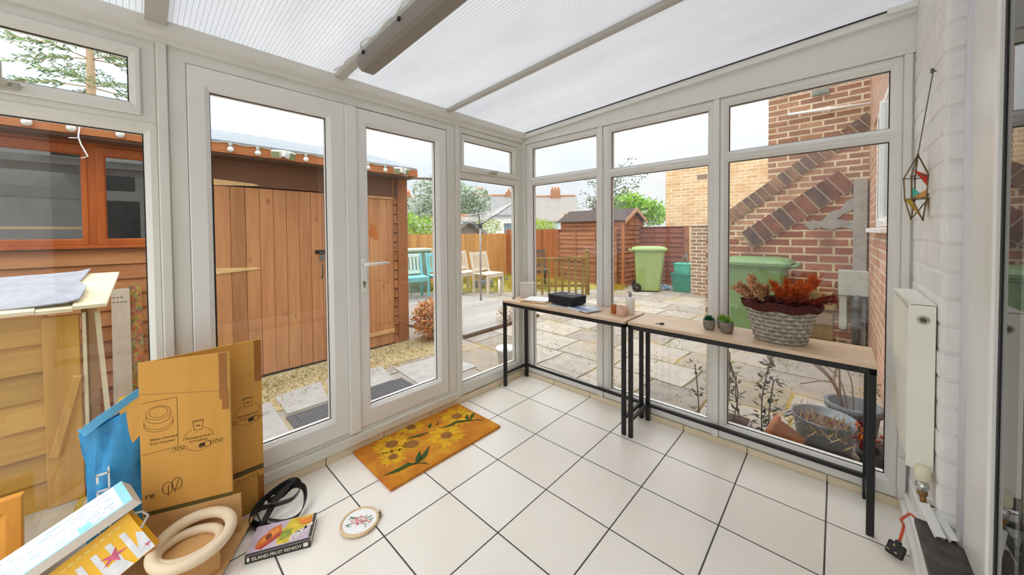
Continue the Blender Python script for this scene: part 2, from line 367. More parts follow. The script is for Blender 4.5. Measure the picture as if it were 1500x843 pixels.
b.build('frame', M_upvc_old, w1); pane(w1, PA, lo); gasket(w1, PA, lo)
b = MB(); tp = (-3.60, -2.353, 1.782, 1.959); b.ring(PA, (-3.645, -2.320, 1.735, 2.0), tp, .012, -.04); b.build('sash', M_upvc_old, w1); pane(w1, PA, tp, -.02); gasket(w1, PA, tp, -.012)
b = MB(); b.box(.012, -2.66, 1.748, .026, -2.60, 1.772, .004); b.box(.026, -2.65, 1.752, .04, -2.633, 1.83, .004); b.box(.026, -2.66, 1.752, .05, -2.62, 1.768, .004)
b.build('window_handle', mat('tarnished_handle', '#b9b4a6', .4, .3), w1)
b = MB(); b.box(-.065, -2.277, .05, .014, -2.245, 2.05, .004); b.box(-.065, -.756, .05, .012, -.718, 2.04, .004)
b.box(-.066, -.022, .035, .02, .05, 2.05, .004); b.box(.02, -.014, .035, .036, .05, 2.05, .003)
tag(b.build('trim_2', M_upvc_old), 'white coupling posts of the door wall', 'posts', kind='structure')
# door frame and two leaves
b = MB()
b.ring(PA, (-2.245, -.756, .05, 2.05), (-2.188, -.831, .118, 1.99), .0, -.07, .0, .004)
b.box(-.0, -2.245, .05, .022, -.756, .098, .004)
b.box(-.07, -1.52, .11, .006, -1.49, 1.995)
tag(b.build('trim_3', M_upvc_old), 'white outer frame and threshold of the double doors', 'door frame', kind='structure')
d1 = thing('door_1', 'fixed white glazed door leaf behind the cardboard boxes', 'door', (0, -2.184, .12), kind='structure')
g1 = (-2.111, -1.626, .228, 1.892); b = MB(); b.ring(PA, (-2.186, -1.534, .12, 1.988), g1, .004, -.06); b.build('door_frame', M_upvc, d1); pane(d1, PA, g1); gasket(d1, PA, g1)
d2 = thing('door_2', 'white glazed door leaf with lever handle', 'door', (0, -1.473, .12), kind='structure')
g2 = (-1.403, -.914, .232, 1.893); b = MB(); b.ring(PA, (-1.476, -.835, .12, 1.984), g2, .004, -.06); b.build('door_frame', M_upvc, d2); pane(d2, PA, g2); gasket(d2, PA, g2)
b = MB(); b.box(-.01, -1.535, .112, .016, -1.472, 1.984, .005); b.build('mullion', M_upvc, d2)
b = MB(); b.box(.004, -1.458, .915, .014, -1.425, 1.115, .006); b.build('handle_plate', M_white, d2)
b = MB(); b.tube([(.014, -1.442, 1.082), (.05, -1.442, 1.082), (.056, -1.436, 1.082), (.058, -1.42, 1.082), (.058, -1.31, 1.083)], [.011, .011, .0105, .0095, .0085], 10); b.build('lever_handle', M_white, d2)
b = MB(); b.lathe([(.0, 0), (.010, 0), (.010, .003), (.008, .005), (0, .005)], (.013, -1.442, .972), 14, R=Matrix.Rotation(PI/2, 3, 'Y')); b.box(.013, -1.446, .945, .0165, -1.438, .968); b.build('lock_cylinder', mat('brass_lock', '#8e8775', .35, .8), d2)
w2 = thing('window_2', 'narrow white framed window between door and corner', 'window', (0, -.718, .05), kind='structure')
b = MB(); lo = (-.694, -.092, .136, 1.663); b.ring(PA, (-.718, -.018, .05, 1.712), lo, DF, DB); b.ring(PA, (-.718, -.018, 1.712, 2.04), (-.69, -.088, 1.74, 1.995), DF, DB, .006, .01); b.build('frame', M_upvc_old, w2)
pane(w2, PA, lo); gasket(w2, PA, lo)
b = MB(); tp = (-.668, -.137, 1.761, 1.946); b.ring(PA, (-.70, -.095, 1.715, 1.985), tp, .012, -.04); b.build('sash', M_upvc_old, w2); pane(w2, PA, tp, -.02); gasket(w2, PA, tp, -.012)
b = MB(); b.box(.012, -.43, 1.725, .026, -.35, 1.745, .004); b.bar((.03, -.41, 1.735), (.05, -.36, 1.748), .012, .012, bev=.003); b.build('window_handle', mat('tarnished_handle', '#b9b4a6'), w2)
# eaves beam
b = MB()
b.prism([(-.12, -4.6, 2.03), (.018, -4.6, 2.04), (.018, -4.6, 2.062), (.045, -4.6, 2.075), (.052, -4.6, 2.118), (-.12, -4.6, 2.108)], (0, 4.63, 0))
tag(b.build('trim_4', M_upvc_old), 'white eaves beam along the top of the door wall', 'beam', kind='structure')
# ------------------------------------------------------------------ window wall
spec = [('window_3', .036, .735, (.09, .706, .075, 1.667), (.09, .706, 1.735, 1.985), 'first window of the window wall, next to the corner'),
        ('window_4', .768, 1.484, (.822, 1.451, .108, 1.657), (.826, 1.452, 1.715, 1.98), 'middle window of the window wall'),
        ('window_5', 1.515, 2.227, (1.555, 2.188, .118, 1.66), (1.556, 2.188, 1.719, 1.983), 'window facing the brick wall and green bin')]
for nm, x0, x1, lo, hi, lab in spec:
    w = thing(nm, lab, 'window', (x0, 0, .035), kind='structure'); zm = (lo[3]+hi[2])/2
    b = MB(); b.ring(PB, (x0, x1, .035, zm), lo, DF, DB); b.ring(PB, (x0, x1, zm, 2.03), hi, DF, DB); b.build('frame', M_upvc, w)
    pane(w, PB, lo, name='lower_pane'); pane(w, PB, hi, name='upper_pane'); gasket(w, PB, lo); gasket(w, PB, hi)
b = MB()
for x0, x1 in ((.735, .768), (1.484, 1.515), (2.227, 2.253)): b.box(x0, .064, .035, x1, -.014, 2.03, .004)
b.box(2.253, .05, .03, 2.272, .0, 2.03)
b.box(2.225, -.03, .09, 2.25, -.0, .235, .003)
tag(b.build('trim_5', M_upvc), 'white coupling posts of the window wall', 'posts', kind='structure')
SL = .053; RZ = lambda x: 2.118+SL*x
b = MB()
b.prism([(-.06, .06, 2.03), (2.268, .06, 2.03), (2.268, .06, RZ(2.268)-.012), (-.06, .06, RZ(-.06)-.012)], (0, -.062, 0))
b.prism([(-.0, .0, 2.03), (2.262, .0, 2.03), (2.262, .0, 2.042), (-.0, .0, 2.042)], (0, -.016, 0))
b.prism([(.03, 0, RZ(.03)-.04), (2.262, 0, RZ(2.262)-.04), (2.262, 0, RZ(2.262)-.004), (.03, 0, RZ(.03)-.004)], (0, -.03, 0))
b.box(2.17, -.05, 2.21, 2.262, 0, 2.245, .004)
tag(b.build('trim_6', M_upvc), 'white tapering beam panel above the window wall', 'beam', kind='structure')
b = MB(); b.prism([(.05, -.03, RZ(.05)-.006), (2.17, -.03, RZ(2.17)-.006), (2.17, -.03, RZ(2.17)+.002), (.05, -.03, RZ(.05)+.002)], (0, -.006, 0)); tag(b.build('trim_7', M_rubber), 'thin dark seal between roof and beam panel', 'seal', kind='structure')
# ------------------------------------------------------------------ roof
YB = [.05, -.845, -1.575, -2.275, -3.05]
b = MB()
for i in range(4):
    y1, y0 = YB[i], YB[i+1]; x0, x1 = -.16, 2.29; t = .018
    b.m(0).add([(x0, y0, RZ(x0)), (x1, y0, RZ(x1)), (x1, y1, RZ(x1)), (x0, y1, RZ(x0))], [(0, 3, 2, 1)])
tag(b.build('ceiling', M_poly), 'ribbed translucent polycarbonate roof panels', 'roof', kind='structure')
b = MB()
for y, w in ((-.845, .034), (-1.575, .046), (-2.275, .062), (-3.05, .05)):
    b.prism([(.03, y-w/2, RZ(.03)-.022), (2.28, y-w/2, RZ(2.28)-.022), (2.28, y-w/2, RZ(2.28)+.03), (.03, y-w/2, RZ(.03)+.03)], (0, w, 0))
tag(b.build('trim_8', mat('greyed_glazing_bar', '#bcb9b2', .45, var=.04)), 'roof glazing bars under the polycarbonate', 'glazing bars', kind='structure')
# ------------------------------------------------------------------ house wall, painted brick
rng = random.Random(4)
M_pb = mat('white_painted_brick', '#ecebe8', .6, var=.05, scale=14, bump=.35)
b = MB(); b.box(2.262, -.588, 0, 2.34, .0, 2.42)
bh, bw = .0865, .226; z = .0; k = 0
while z < 2.4:
    off = (k % 2)*bw/2
    y = .0
    edges = [0.0]; yy = -(bw/2 if k % 2 else bw)
    while yy > -.56: edges.append(yy); yy -= bw
    edges.append(-.588)
    for y1, y0 in zip(edges[:-1], edges[1:]):
        j = rng.uniform(-.0015, .0015)
        b.obox((2.268+j, (y0+y1)/2, z+bh/2), (.018, abs(y1-y0)-.009, bh-.010), None, .004)
    b.obox((2.29, -.5885, z+bh/2), (.05, .014, bh-.010), None, .004)
    z += bh; k += 1
tag(b.build('wall_right', M_pb), 'white painted brick wall of the house', 'wall', kind='structure')
b = MB(); b.box(2.245, -.56, 0, 2.262, .0, .09, .003); b.box(2.232, -.60, 0, 2.262, -.02, .05, .003)
b.prism([(2.228, -.6, .0), (2.40, -.6, 0), (2.40, -.6, .268), (2.228, -.6, .268)], (0, -2.2, 0))
tag(b.build('baseboard_right', mat('white_gloss_paint', '#e9e7e2', .4, var=.05)), 'white painted plinth at the foot of the house wall', 'baseboard', kind='structure')
b = MB(); b.box(2.215, -2.8, .268, 2.40, -.565, .288, .003)
tag(b.build('trim_9', mat('dark_slate', '#524a44', .75, var=.5, scale=22, bump=.4)), 'dark slate threshold at the house door', 'threshold', kind='structure')
d3 = thing('door_3', 'white framed house door with reflective glass', 'door', (2.31, -.60, .29), kind='structure')
PH = lambda u, v, d: (2.315-d, u, v)
b = MB()
b.tube([(2.312, -.600, .29), (2.312, -.600, 2.42)], .014, 12); b.tube([(2.310, -.632, .29), (2.310, -.632, 2.42)], .018, 12)
b.build('frame_seal', mat('pale_seal', '#dcdbe0', .45, var=.02), d3)
b = MB(); b.ring(PH, (-2.9, -.645, .29, 2.5), (-2.8, -.882, .37, 2.42), .012, -.05, .0, .0); b.build('door_frame', M_upvc, d3)
b = MB(); b.ring(PH, (-2.82, -.872, .36, 2.44), (-2.79, -.892, .38, 2.41), .018, -.03, .004, .004); b.build('bead', M_white, d3)
b = MB(); b.ring(PH, (-2.80, -.890, .378, 2.42), (-2.78, -.908, .392, 2.40), .008, -.03, 0, 0); b.build('gasket', M_rubber, d3)
pane(d3, PH, (-2.78, -.908, .392, 2.40), .0)
# dim room of the house behind that door
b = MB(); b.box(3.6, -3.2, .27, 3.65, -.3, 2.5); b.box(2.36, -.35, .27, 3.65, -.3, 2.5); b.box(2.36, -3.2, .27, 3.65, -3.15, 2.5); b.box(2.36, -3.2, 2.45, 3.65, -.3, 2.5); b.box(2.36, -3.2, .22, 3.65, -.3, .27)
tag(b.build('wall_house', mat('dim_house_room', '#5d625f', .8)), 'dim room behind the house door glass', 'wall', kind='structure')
b = MB(); b.box(2.29, -3.2, 2.42, 2.40, 0, 4.2); b.box(2.29, -4.6, .0, 2.40, -2.8, 4.2); tag(b.build('wall_upper', M_pb), 'upper painted house wall above the roof', 'wall', kind='structure')
# ------------------------------------------------------------------ strip light on the roof bar
sl = thing('strip_light', 'long taupe strip light fixed under the roof bar', 'light', (.36, -1.56, 2.10))
b = MB(); d = Vector((1, 0, SL)).normalized()
prof = [(-.05, .03), (-.05, .0), (-.042, -.022), (-.028, -.034), (.028, -.034), (.042, -.022), (.05, .0), (.05, .03)]
x0, x1 = .345, 1.60
b.prism([(x0, -1.558+u, RZ(x0)-.062+v) for u, v in prof], d*(x1-x0)); b.build('housing', mat('taupe_light_housing', '#857d75', .5, var=.03), sl)
b = MB(); pts = []
for k in range(40):
    x = .12+k*.04; pts.append((x, -1.615+.006*math.sin(k*1.3)-(.012 if k % 8 < 2 else 0), RZ(x)-.02))
b.tube(pts, .0035, 6); b.build('cable', mat('white_cable', '#d7d4cd', .5), sl)
for x in (.42, .74, 1.06): b = MB(); b.obox((x, -1.612, RZ(x)-.045), (.016, .012, .016), None, .003); b.build('clip', M_rubber, sl)
# ------------------------------------------------------------------ console tables
M_oak = wood('pale_oak_board', '#cfae8b', '#e6cdb0', 'X', 7, .4, .05)
def console(x0, x1, label):
    t = thing('console_table', label, 'table', ((x0+x1)/2, -.165, 0), group='narrow console tables along the windows')
    y0, y1, T, w = -.312, -.02, .712, .024
    b = MB(); b.box(x0, y0-.002, T-.018, x1, y1+.002, T, .002); b.build('tabletop', M_oak, t)
    b = MB(); b.box(x0, y0, T-.044, x1, y0+w, T-.018, .002); b.box(x0, y1-w, T-.044, x1, y1, T-.018, .002)
    b.box(x0, y0, T-.044, x0+w, y1, T-.018, .002); b.box(x1-w, y0, T-.044, x1, y1, T-.018, .002); b.build('top_frame', M_black, t)
    for x in (x0+.001, x1-w-.001):
        for y in (y0+.001, y1-w-.001):
            b = MB(); b.box(x, y, 0, x+w, y+w, T-.044, .002); b.build('leg', M_black, t)
    b = MB(); b.box(x0+w, y1-w, .095, x1-w, y1-.004, .115, .002)
    for x in (x0+.003, x1-w+.003): b.box(x, y0+w, .095, x+.018, y1-w, .115, .002)
    b.build('stretcher', M_black, t); return t
console(.036, 1.079, 'narrow oak-topped console table with black metal legs in the corner')
console(1.097, 2.140, 'narrow oak-topped console table with black legs under the flower basket')
TT = .7125
# pale cardboard gift box at the corner
t = thing('storage_box', 'small pale grey box standing at the corner end of the table', 'box', (.115, -.10, TT))
M_pale = mat('pale_grey_card', '#d9d4cb', .6, var=.03)
R = Matrix.Rotation(.72, 3, 'Z')
b = MB(); b.obox((.115, -.095, TT+.055), (.115, .05, .11), R, .003); b.build('body', M_pale, t)
b = MB(); b.obox((.115, -.095, TT+.116), (.119, .054, .018), R, .003); b.build('lid', M_pale, t)
b = MB(); b.lathe([(0, 0), (.008, 0), (.009, .006), (.004, .012), (0, .013)], (.075, -.22, TT), 12)
tag(b.build('knob', M_black), 'tiny black knob lying in front of the pale box', 'knob')
# papers on folder
t = thing('folder', 'tan card folder lying on the table left of the black case', 'folder', (.30, -.17, TT))
R = Matrix.Rotation(.25, 3, 'Z')
b = MB(); b.obox((.315, -.165, TT+.004), (.27, .20, .008), R, .001); b.build('cover', mat('tan_card', '#c99f6d', .7), t)
b = MB()
for k in range(3): b.obox((.285+.004*k, -.165, TT+.0105+.0032*k), (.20, .165, .003), Matrix.Rotation(.22+.05*k, 3, 'Z'), 0)
tag(b.build('paper_sheets', mat('white_paper', '#f3f2f0', .7, var=.02)), 'white paper sheets lying on the tan folder', 'paper')
# magazines under the case
t = thing('magazine', 'pale blue magazine sticking out from under the black case', 'magazine', (.73, -.2, TT))
b = MB(); R = Matrix.Rotation(-.30, 3, 'Z'); b.obox((.735, -.20, TT+.010), (.20, .15, .006), R, .001); b.build('pages', mat('white_pages', '#e9e9ec', .6, var=.02), t)
b = MB(); b.m(0).obox((.735, -.20, TT+.0138), (.20, .15, .0012), R)
U = R@Vector((1, 0, 0)); V = R@Vector((0, 1, 0)); F = Face(Vector((.735, -.20, TT+.0145))-U*.1-V*.075, U, V)
b.m(1); F.poly(b, [(.01, .01), (.19, .01), (.19, .06), (.01, .05)]); b.m(2); F.poly(b, [(.03, .075), (.12, .07), (.16, .11), (.05, .13)])
b.build('cover', [mat('magazine_blue', '#b9c8dc', .35), mat('magazine_dark', '#7f93b5', .35), mat('magazine_white', '#eef1f4', .35)], t)
b = MB(); b.obox((.60, -.165, TT+.0035), (.30, .21, .007), Matrix.Rotation(-.08, 3, 'Z'), .001)
tag(b.build('notebook', mat('white_notebook', '#e4e2df', .5, var=.03)), 'white thin notebook under the black case and magazine', 'notebook')
# black case
t = thing('zip_case', 'black fabric zip case with small white mark on the table', 'case', (.55, -.16, TT+.017))
R = Matrix.Rotation(-.10, 3, 'Z'); c = Vector((.555, -.155, TT+.0172+.034)); M_case = mat('black_case_fabric', '#14161d', .65, var=.15, scale=60)
b = MB(); b.obox(c+Vector((0, 0, -.008)), (.235, .165, .052), R, .012, 3); b.build('body', M_case, t)
b = MB(); b.obox(c+Vector((0, 0, .021)), (.237, .167, .022), R, .010, 3); b.build('lid', M_case, t)
b = MB(); b.obox(c+Vector((0, 0, .0135)), (.2385, .1685, .004), R, .001); b.build('zip', M_rubber, t)
b = MB(); F = Face(c+Vector((0, 0, .0322)), R@Vector((1, 0, 0)), R@Vector((0, 1, 0)))
F.poly(b, [(-.01, .02), (.06, .03), (.06, .037), (-.01, .028)]); F.poly(b, [(.0, .012), (.05, .019), (.05, .022), (.0, .015)]); b.build('logo', M_white, t)
# candles and bottle
def jar(name, label, x, y, r, h, m, cat, lidm=None):
    t = thing(name, label, cat, (x, y, TT))
    b = MB(); b.lathe([(0, 0), (r*.95, 0), (r, .004), (r, h-.003), (r*.97, h), (r*.9, h), (r*.88, h-.012), (0, h-.012)], (x, y, TT), 22); b.build('jar', m, t)
    b = MB(); b.tube([(x, y, TT+h-.013), (x+.001, y, TT+h-.004)], .001, 5); b.build('wick', M_rubber, t)
    return t
jar('candle_jar', 'small amber brown candle jar on the table, next to the pink one', .935, -.16, .023, .056, mat('amber_glass', '#b0632e', .25), 'candle')
jar('candle_jar', 'pale pink candle jar at the end of the first table', .997, -.185, .032, .06, mat('pink_wax_glass', '#ecc3ad', .3, var=.05), 'candle')
t = thing('lotion_bottle', 'white bottle with grey pump cap behind the pink candle', 'bottle', (1.02, -.105, TT))
b = MB(); b.lathe([(0, 0), (.027, 0), (.029, .004), (.029, .098), (.024, .110), (.012, .114), (0, .114)], (1.02, -.105, TT), 22); b.build('body', M_white, t)
b = MB(); b.lathe([(0, .114), (.010, .114), (.010, .136), (.006, .138), (.006, .146), (0, .146)], (1.02, -.105, TT), 16); b.box(1.0, -.111, TT+.14, 1.02, -.099, TT+.147, .002); b.build('pump', mat('grey_pump', '#8d8a86', .35), t)
# loose bits on the second table
b = MB(); b.obox((1.275, -.245, TT+.005), (.024, .012, .010), Matrix.Rotation(.5, 3, 'Z'), .003); b.tube([(1.275, -.245, TT+.004), (1.255, -.25, TT+.003), (1.245, -.262, TT+.003)], .002, 6)
tag(b.build('key_fob', M_black), 'tiny black fob lying on the second table', 'fob')
# succulents
M_pot = mat('grey_concrete_pot', '#8b8177', .8, var=.15, scale=30)
def succ(x, y, label, mleaf, spiky, s=1.0):
    t = thing('succulent', label, 'plant', (x, y, TT), group='little succulents in grey pots')
    b = MB(); b.lathe([(0, 0), (.021*s, 0), (.028*s, .012*s), (.031*s, .034*s), (.030*s, .055*s), (.026*s, .055*s), (.026*s, .048*s), (0, .048*s)], (x, y, TT), 20); b.build('pot', M_pot, t)
    b = MB(); c = Vector((x, y, TT+.05*s)); r_ = random.Random(int(x*1000))
    for ring_, (n, el, L) in enumerate(((9, .35, .034), (8, .75, .036), (6, 1.1, .034), (3, 1.4, .03))):
        for k in range(n):
            a = 2*PI*(k+.5*ring_)/n+r_.uniform(-.1, .1); L2 = L*s*(1.25 if spiky else 1); w = (.007 if spiky else .013)*s
            d = Vector((math.cos(a)*math.cos(el), math.sin(a)*math.cos(el), math.sin(el))); x_ = d.cross(Vector((0, 0, 1))).normalized(); n_ = x_.cross(d)
            p = [c, c+d*L2*.5+x_*w/2, c+d*L2, c+d*L2*.5-x_*w/2, c+d*L2*.45+n_*w*.35, c+d*L2*.45-n_*w*.35]
            b.add(p, [(0, 1, 4), (1, 2, 4), (2, 3, 4), (3, 0, 4), (1, 0, 5), (2, 1, 5), (3, 2, 5), (0, 3, 5)])
    b.build('leaves', mleaf, t)
succ(1.505, -.175, 'dark green succulent in grey pot, first of the three from the candles', leafmat('dark_succulent', '#2f6b45', trans=.1), False)
succ(1.555, -.105, 'succulent in grey pot half hidden behind the other two pots', leafmat('lime_succulent', '#8fae3c', trans=.1), True, .95)
succ(1.592, -.185, 'light green spiky succulent in grey pot beside the wicker basket', leafmat('light_succulent', '#7fb04a', trans=.1), True, 1.05)
# wicker basket with dried flowers
bx, by = 1.815, -.165
t = thing('flower_basket', 'grey wicker basket of orange and tan dried flowers on the table', 'basket', (bx, by, TT))
b = MB(); NW = 34; rows = 24; Hb = .165
def br(z): return .098+.040*(z/Hb)**.9
for i in range(rows):
    z = .006+i*(Hb-.01)/(rows-1); pts = []
    for k in range(NW*3):
        a = 2*PI*k/(NW*3); w = .004*math.sin(a*NW/2+PI*(i % 2)); r_ = br(z)+w
        pts.append((bx+r_*math.cos(a)*1.0, by+r_*math.sin(a)*.86, TT+z))
    b.m(i % 3).tube(pts, .0042, 5, closed=True)
for k in range(NW):
    a = 2*PI*(k+.5)/NW; b.m(1).tube([(bx+br(z)*math.cos(a), by+br(z)*math.sin(a)*.86, TT+z) for z in (0, Hb*.5, Hb)], .0035, 5)
b.m(2).lathe([(0, .002), (.095, .002), (.095, .006), (0, .006)], (bx, by, TT), 24, sy=.86)
b.build('wicker', [mat('grey_wicker', '#a39d92', .8, var=.3, scale=40), mat('pale_wicker', '#c3bdb0', .8, var=.3, scale=40), mat('brown_wicker', '#857868', .8, var=.3, scale=40)], t)
rng = random.Random(11)
b = MB(); pts = []
for k in range(60):
    a = 2*PI*k/60; pts.append((bx+(.142+.006*math.sin(5*a))*math.cos(a), by+(.125)*math.sin(a), TT+.178+.006*math.sin(7*a)))
b.tube(pts, .02, 8, closed=True); b.lathe([(0, .172), (.09, .18), (.135, .172)], (bx, by, TT), 24, sy=.88)
b.cloud((bx, by, TT+.19), (.155, .13, .028), 900, .026, rng, .5); b.build('moss_lining', mat('dark_red_lining', '#4a1a14', .95, var=.4, scale=50), t)
def spray(name, m, specs, n, L, w):
    b = MB()
    for (p0, p1, spread) in specs:
        p0, p1 = Vector(p0), Vector(p1); mid = (p0+p1)/2+Vector((0, 0, .012))
        b.tube([p0, mid, p1], [.0025, .002, .001], 5)
        for _ in range(n):
            f = rng.uniform(.25, 1.0); q = p0.lerp(mid, f*2) if f < .5 else mid.lerp(p1, f*2-1)
            d = (p1-p0).normalized()+Vector((rng.gauss(0, spread), rng.gauss(0, spread), rng.gauss(0, spread)))
            b.leaf(q+Vector((rng.gauss(0, .004), rng.gauss(0, .004), rng.gauss(0, .004))), d, w*rng.uniform(.6, 1.3), L*rng.uniform(.6, 1.3), (rng.uniform(-1, 1), rng.uniform(-1, 1), .4))
    return b.build(name, m, t)
base = lambda dx, dy: (bx+dx, by+dy, TT+.17)
top = lambda dx, dy, dz: (bx+dx, by+dy, TT+dz)
spray('tan_flowers', mat('tan_dried_flowers', '#cf9f74', .9, var=.25, scale=60), [(base(-.08, .02), top(-.165, -.02, .265), .55), (base(-.07, 0), top(-.125, .03, .305), .55), (base(-.06, -.04), top(-.115, -.06, .29), .55), (base(-.05, -.02), top(-.085, -.03, .265), .55), (base(-.06, .02), top(-.055, .0, .25), .55), (base(-.08, -.05), top(-.16, -.06, .235), .55), (base(-.09, -.03), top(-.18, -.04, .25), .55), (base(-.05, -.05), top(-.10, -.09, .265), .55)], 190, .022, .012)
spray('orange_flowers', mat('orange_dried_flowers', '#c85a1c', .9, var=.3, scale=60), [(base(.01, .03), top(-.03, .03, .27), .35), (base(.02, .02), top(.02, .05, .28), .35), (base(.03, 0), top(.075, .02, .285), .3), (base(.05, .0), top(.115, .01, .31), .3), (base(.05, -.03), top(.105, -.05, .275), .3), (base(.06, .03), top(.13, .05, .29), .3), (base(-.0, -.03), top(.0, -.06, .255), .35), (base(.03, -.03), top(.06, -.05, .27), .35)], 210, .034, .005)
spray('rust_flowers', mat('rust_dried_flowers', '#7d2a16', .9, var=.35, scale=60), [(base(.06, -.04), top(.17, -.05, .235), .45), (base(.08, 0), top(.195, .01, .24), .4), (base(0, -.07), top(.05, -.115, .225), .5), (base(.03, -.05), top(.10, -.10, .235), .5), (base(.09, -.02), top(.20, -.04, .225), .4)], 110, .022, .007)
# ------------------------------------------------------------------ doormat
M0 = (.004, -1.522); dm = thing('doormat', 'orange and yellow sunflower coir doormat in front of the door', 'doormat', (.235, -1.14, 0))
q = NT('orange_coir'); n = q.noise(q.obj(), 9, 4); n2 = q.noise(q.obj(), 420, 2)
cc = q.ramp(n, [(.35, lin('#c27018')), (.55, lin('#d3851c')), (.72, lin('#dd9f22'))]); cc = q.mix(.5, cc, q.ramp(n2, [(.3, (.25, .25, .25)), (.7, (.75, .75, .75))]), 'OVERLAY')
q.bsdf(cc, .95, bump=n2, bstr=.8, bdist=.004); MC = q.m
def coir(name, c):
    q = NT(name); n2 = q.noise(q.obj(), 420, 2); n = q.noise(q.obj(), 25, 3); c = lin(c)
    cc = q.ramp(n, [(.3, tuple(x*.8 for x in c[:3])), (.7, c)]); cc = q.mix(.5, cc, q.ramp(n2, [(.3, (.25, .25, .25)), (.7, (.75, .75, .75))]), 'OVERLAY')
    q.bsdf(cc, .95, bump=n2, bstr=.8, bdist=.004); return q.m
b = MB(); b.m(0).box(.014, -1.525, 0.0005, .450, -.765, .016, .003)
F = Face((.014, -1.525, .016), (0, .76, 0), (-.436, 0, 0)); F.O = Vector((.450, -1.525, .016))   # u along the door, v towards it
asp = .76/.436
def flower(c, r, n, core, m, mc=2):
    for lay in range(3):
        for k in range(n):
            a = 2*PI*(k+.5*lay)/n+rng.uniform(-.08, .08); L = r*(1-.16*lay)*rng.uniform(.88, 1.08); w = .16 if lay else .2
            pt = lambda rr, da: (min(.992, max(.008, c[0]+rr*math.cos(a+da)/asp)), min(.985, max(.012, c[1]+rr*math.sin(a+da))))
            b.m(m if (k+lay) % 3 else 4); F.poly(b, [pt(core*.8, -.15), pt(L*.65, -w), pt(L, 0), pt(L*.65, w), pt(core*.8, .15)], .0006+.0003*lay)
    b.m(mc); F.ell(b, c, core/asp, core, .0018)
    for k in range(22):
        a = rng.uniform(0, 2*PI); rr = rng.uniform(.2, .9)*core; b.m(3); F.ell(b, (c[0]+rr*math.cos(a)/asp, c[1]+rr*math.sin(a)), .004, .007, .0022, 6)
flower((.84, .68), .30, 17, .085, 1); flower((.60, .38), .30, 16, .085, 1); flower((.24, .76), .28, 17, .085, 1); flower((.47, .93), .22, 14, .07, 1); flower((.17, .50), .2, 13, .06, 1); flower((.35, .55), .17, 12, .09, 4, 2)
def lf(pts, w):
    L = len(pts)
    b.m(5); l, r_ = [], []
    for i, (u, v) in enumerate(pts):
        u2, v2 = pts[min(i+1, L-1)]; u1, v1 = pts[max(i-1, 0)]; dx, dy = (u2-u1)*asp, v2-v1; q_ = math.hypot(dx, dy) or 1; ww = w*math.sin(PI*(i+.15)/(L-.7))
        l.append((u-dy/q_*ww/asp, v+dx/q_*ww)); r_.append((u+dy/q_*ww/asp, v-dx/q_*ww))
    F.poly(b, l+r_[::-1], .0026)
lf([(.62, .60), (.70, .545), (.78, .55), (.85, .46), (.89, .40)], .03); lf([(.86, .45), (.885, .53), (.92, .60)], .03); lf([(.87, .44), (.93, .50), (.985, .56)], .028); lf([(.87, .44), (.93, .36), (.95, .28)], .012); lf([(.83, .47), (.80, .56)], .015)
lf([(.03, .26), (.12, .22), (.20, .22), (.25, .16)], .035); lf([(.24, .17), (.29, .24), (.34, .35)], .035); lf([(.25, .16), (.33, .22), (.42, .34)], .035); lf([(.25, .16), (.29, .10), (.30, .03)], .012); lf([(.22, .2), (.2, .30)], .015)
lf([(.36, .72), (.44, .66), (.53, .63)], .025); lf([(.56, .70), (.58, .75), (.62, .80)], .03); lf([(.63, .70), (.67, .74)], .03)
b.build('mat_pile', [MC, coir('yellow_coir', '#efb81c'), coir('brown_coir', '#a8702e'), coir('dark_brown_coir', '#85511f'), coir('amber_coir', '#e3a01a'), coir('green_coir', '#3f5a1c')], dm)
# ------------------------------------------------------------------ embroidery hoop
t = thing('embroidery_hoop', 'round wooden embroidery hoop with pink floral stitching on the floor', 'hoop', (.52, -1.71, 0))
c = Vector((.522, -1.709, .004)); R = Matrix.Rotation(.0, 3, 'X'); ro = .078
b = MB(); b.lathe([(ro-.004, 0), (ro, 0), (ro, .012), (ro-.004, .012), (ro-.004, 0)], c, 40); b.lathe([(ro-.0085, 0), (ro-.0045, 0), (ro-.0045, .0115), (ro-.0085, .0115), (ro-.0085, 0)], c, 40); b.build('wooden_ring', wood('light_beech', '#d9b98c', '#ecd3ad', 'X', 20), t)
b = MB(); b.prism([c+Vector(((ro-.0086)*math.cos(2*PI*k/40), (ro-.0086)*math.sin(2*PI*k/40), .006)) for k in range(40)], (0, 0, .002)); b.build('fabric', mat('white_cotton', '#f4f3f1', .85, var=.02, scale=200), t)
b = MB(); F = Face(c+Vector((0, 0, .0082)), (.7, .714, 0), (-.714, .7, 0)); rng = random.Random(2)
for k in range(26):
    u, v = rng.gauss(.0, .018), rng.gauss(.0, .012); b.m(rng.choice([0, 0, 1])); F.ell(b, (u, v), rng.uniform(.004, .008), rng.uniform(.003, .007), .0005+.0001*k, 8)
for k in range(26):
    a = rng.choice([.4, 3.5, 5.6, 2.6])+rng.gauss(0, .25); rr = rng.uniform(.022, .048); u, v = rr*math.cos(a), rr*math.sin(a); a2 = a+rng.uniform(-.8, .8); b.m(rng.choice([2, 2, 3]))
    F.poly(b, [(u, v), (u+.006*math.cos(a2+.5), v+.006*math.sin(a2+.5)), (u+.013*math.cos(a2), v+.013*math.sin(a2)), (u+.006*math.cos(a2-.5), v+.006*math.sin(a2-.5))], .0006)
b.build('stitching', [mat('pink_thread', '#e2a4a0', .8), mat('deep_pink_thread', '#c86f74', .8), mat('green_thread', '#55825c', .8), mat('teal_thread', '#2f6a63', .8)], t)
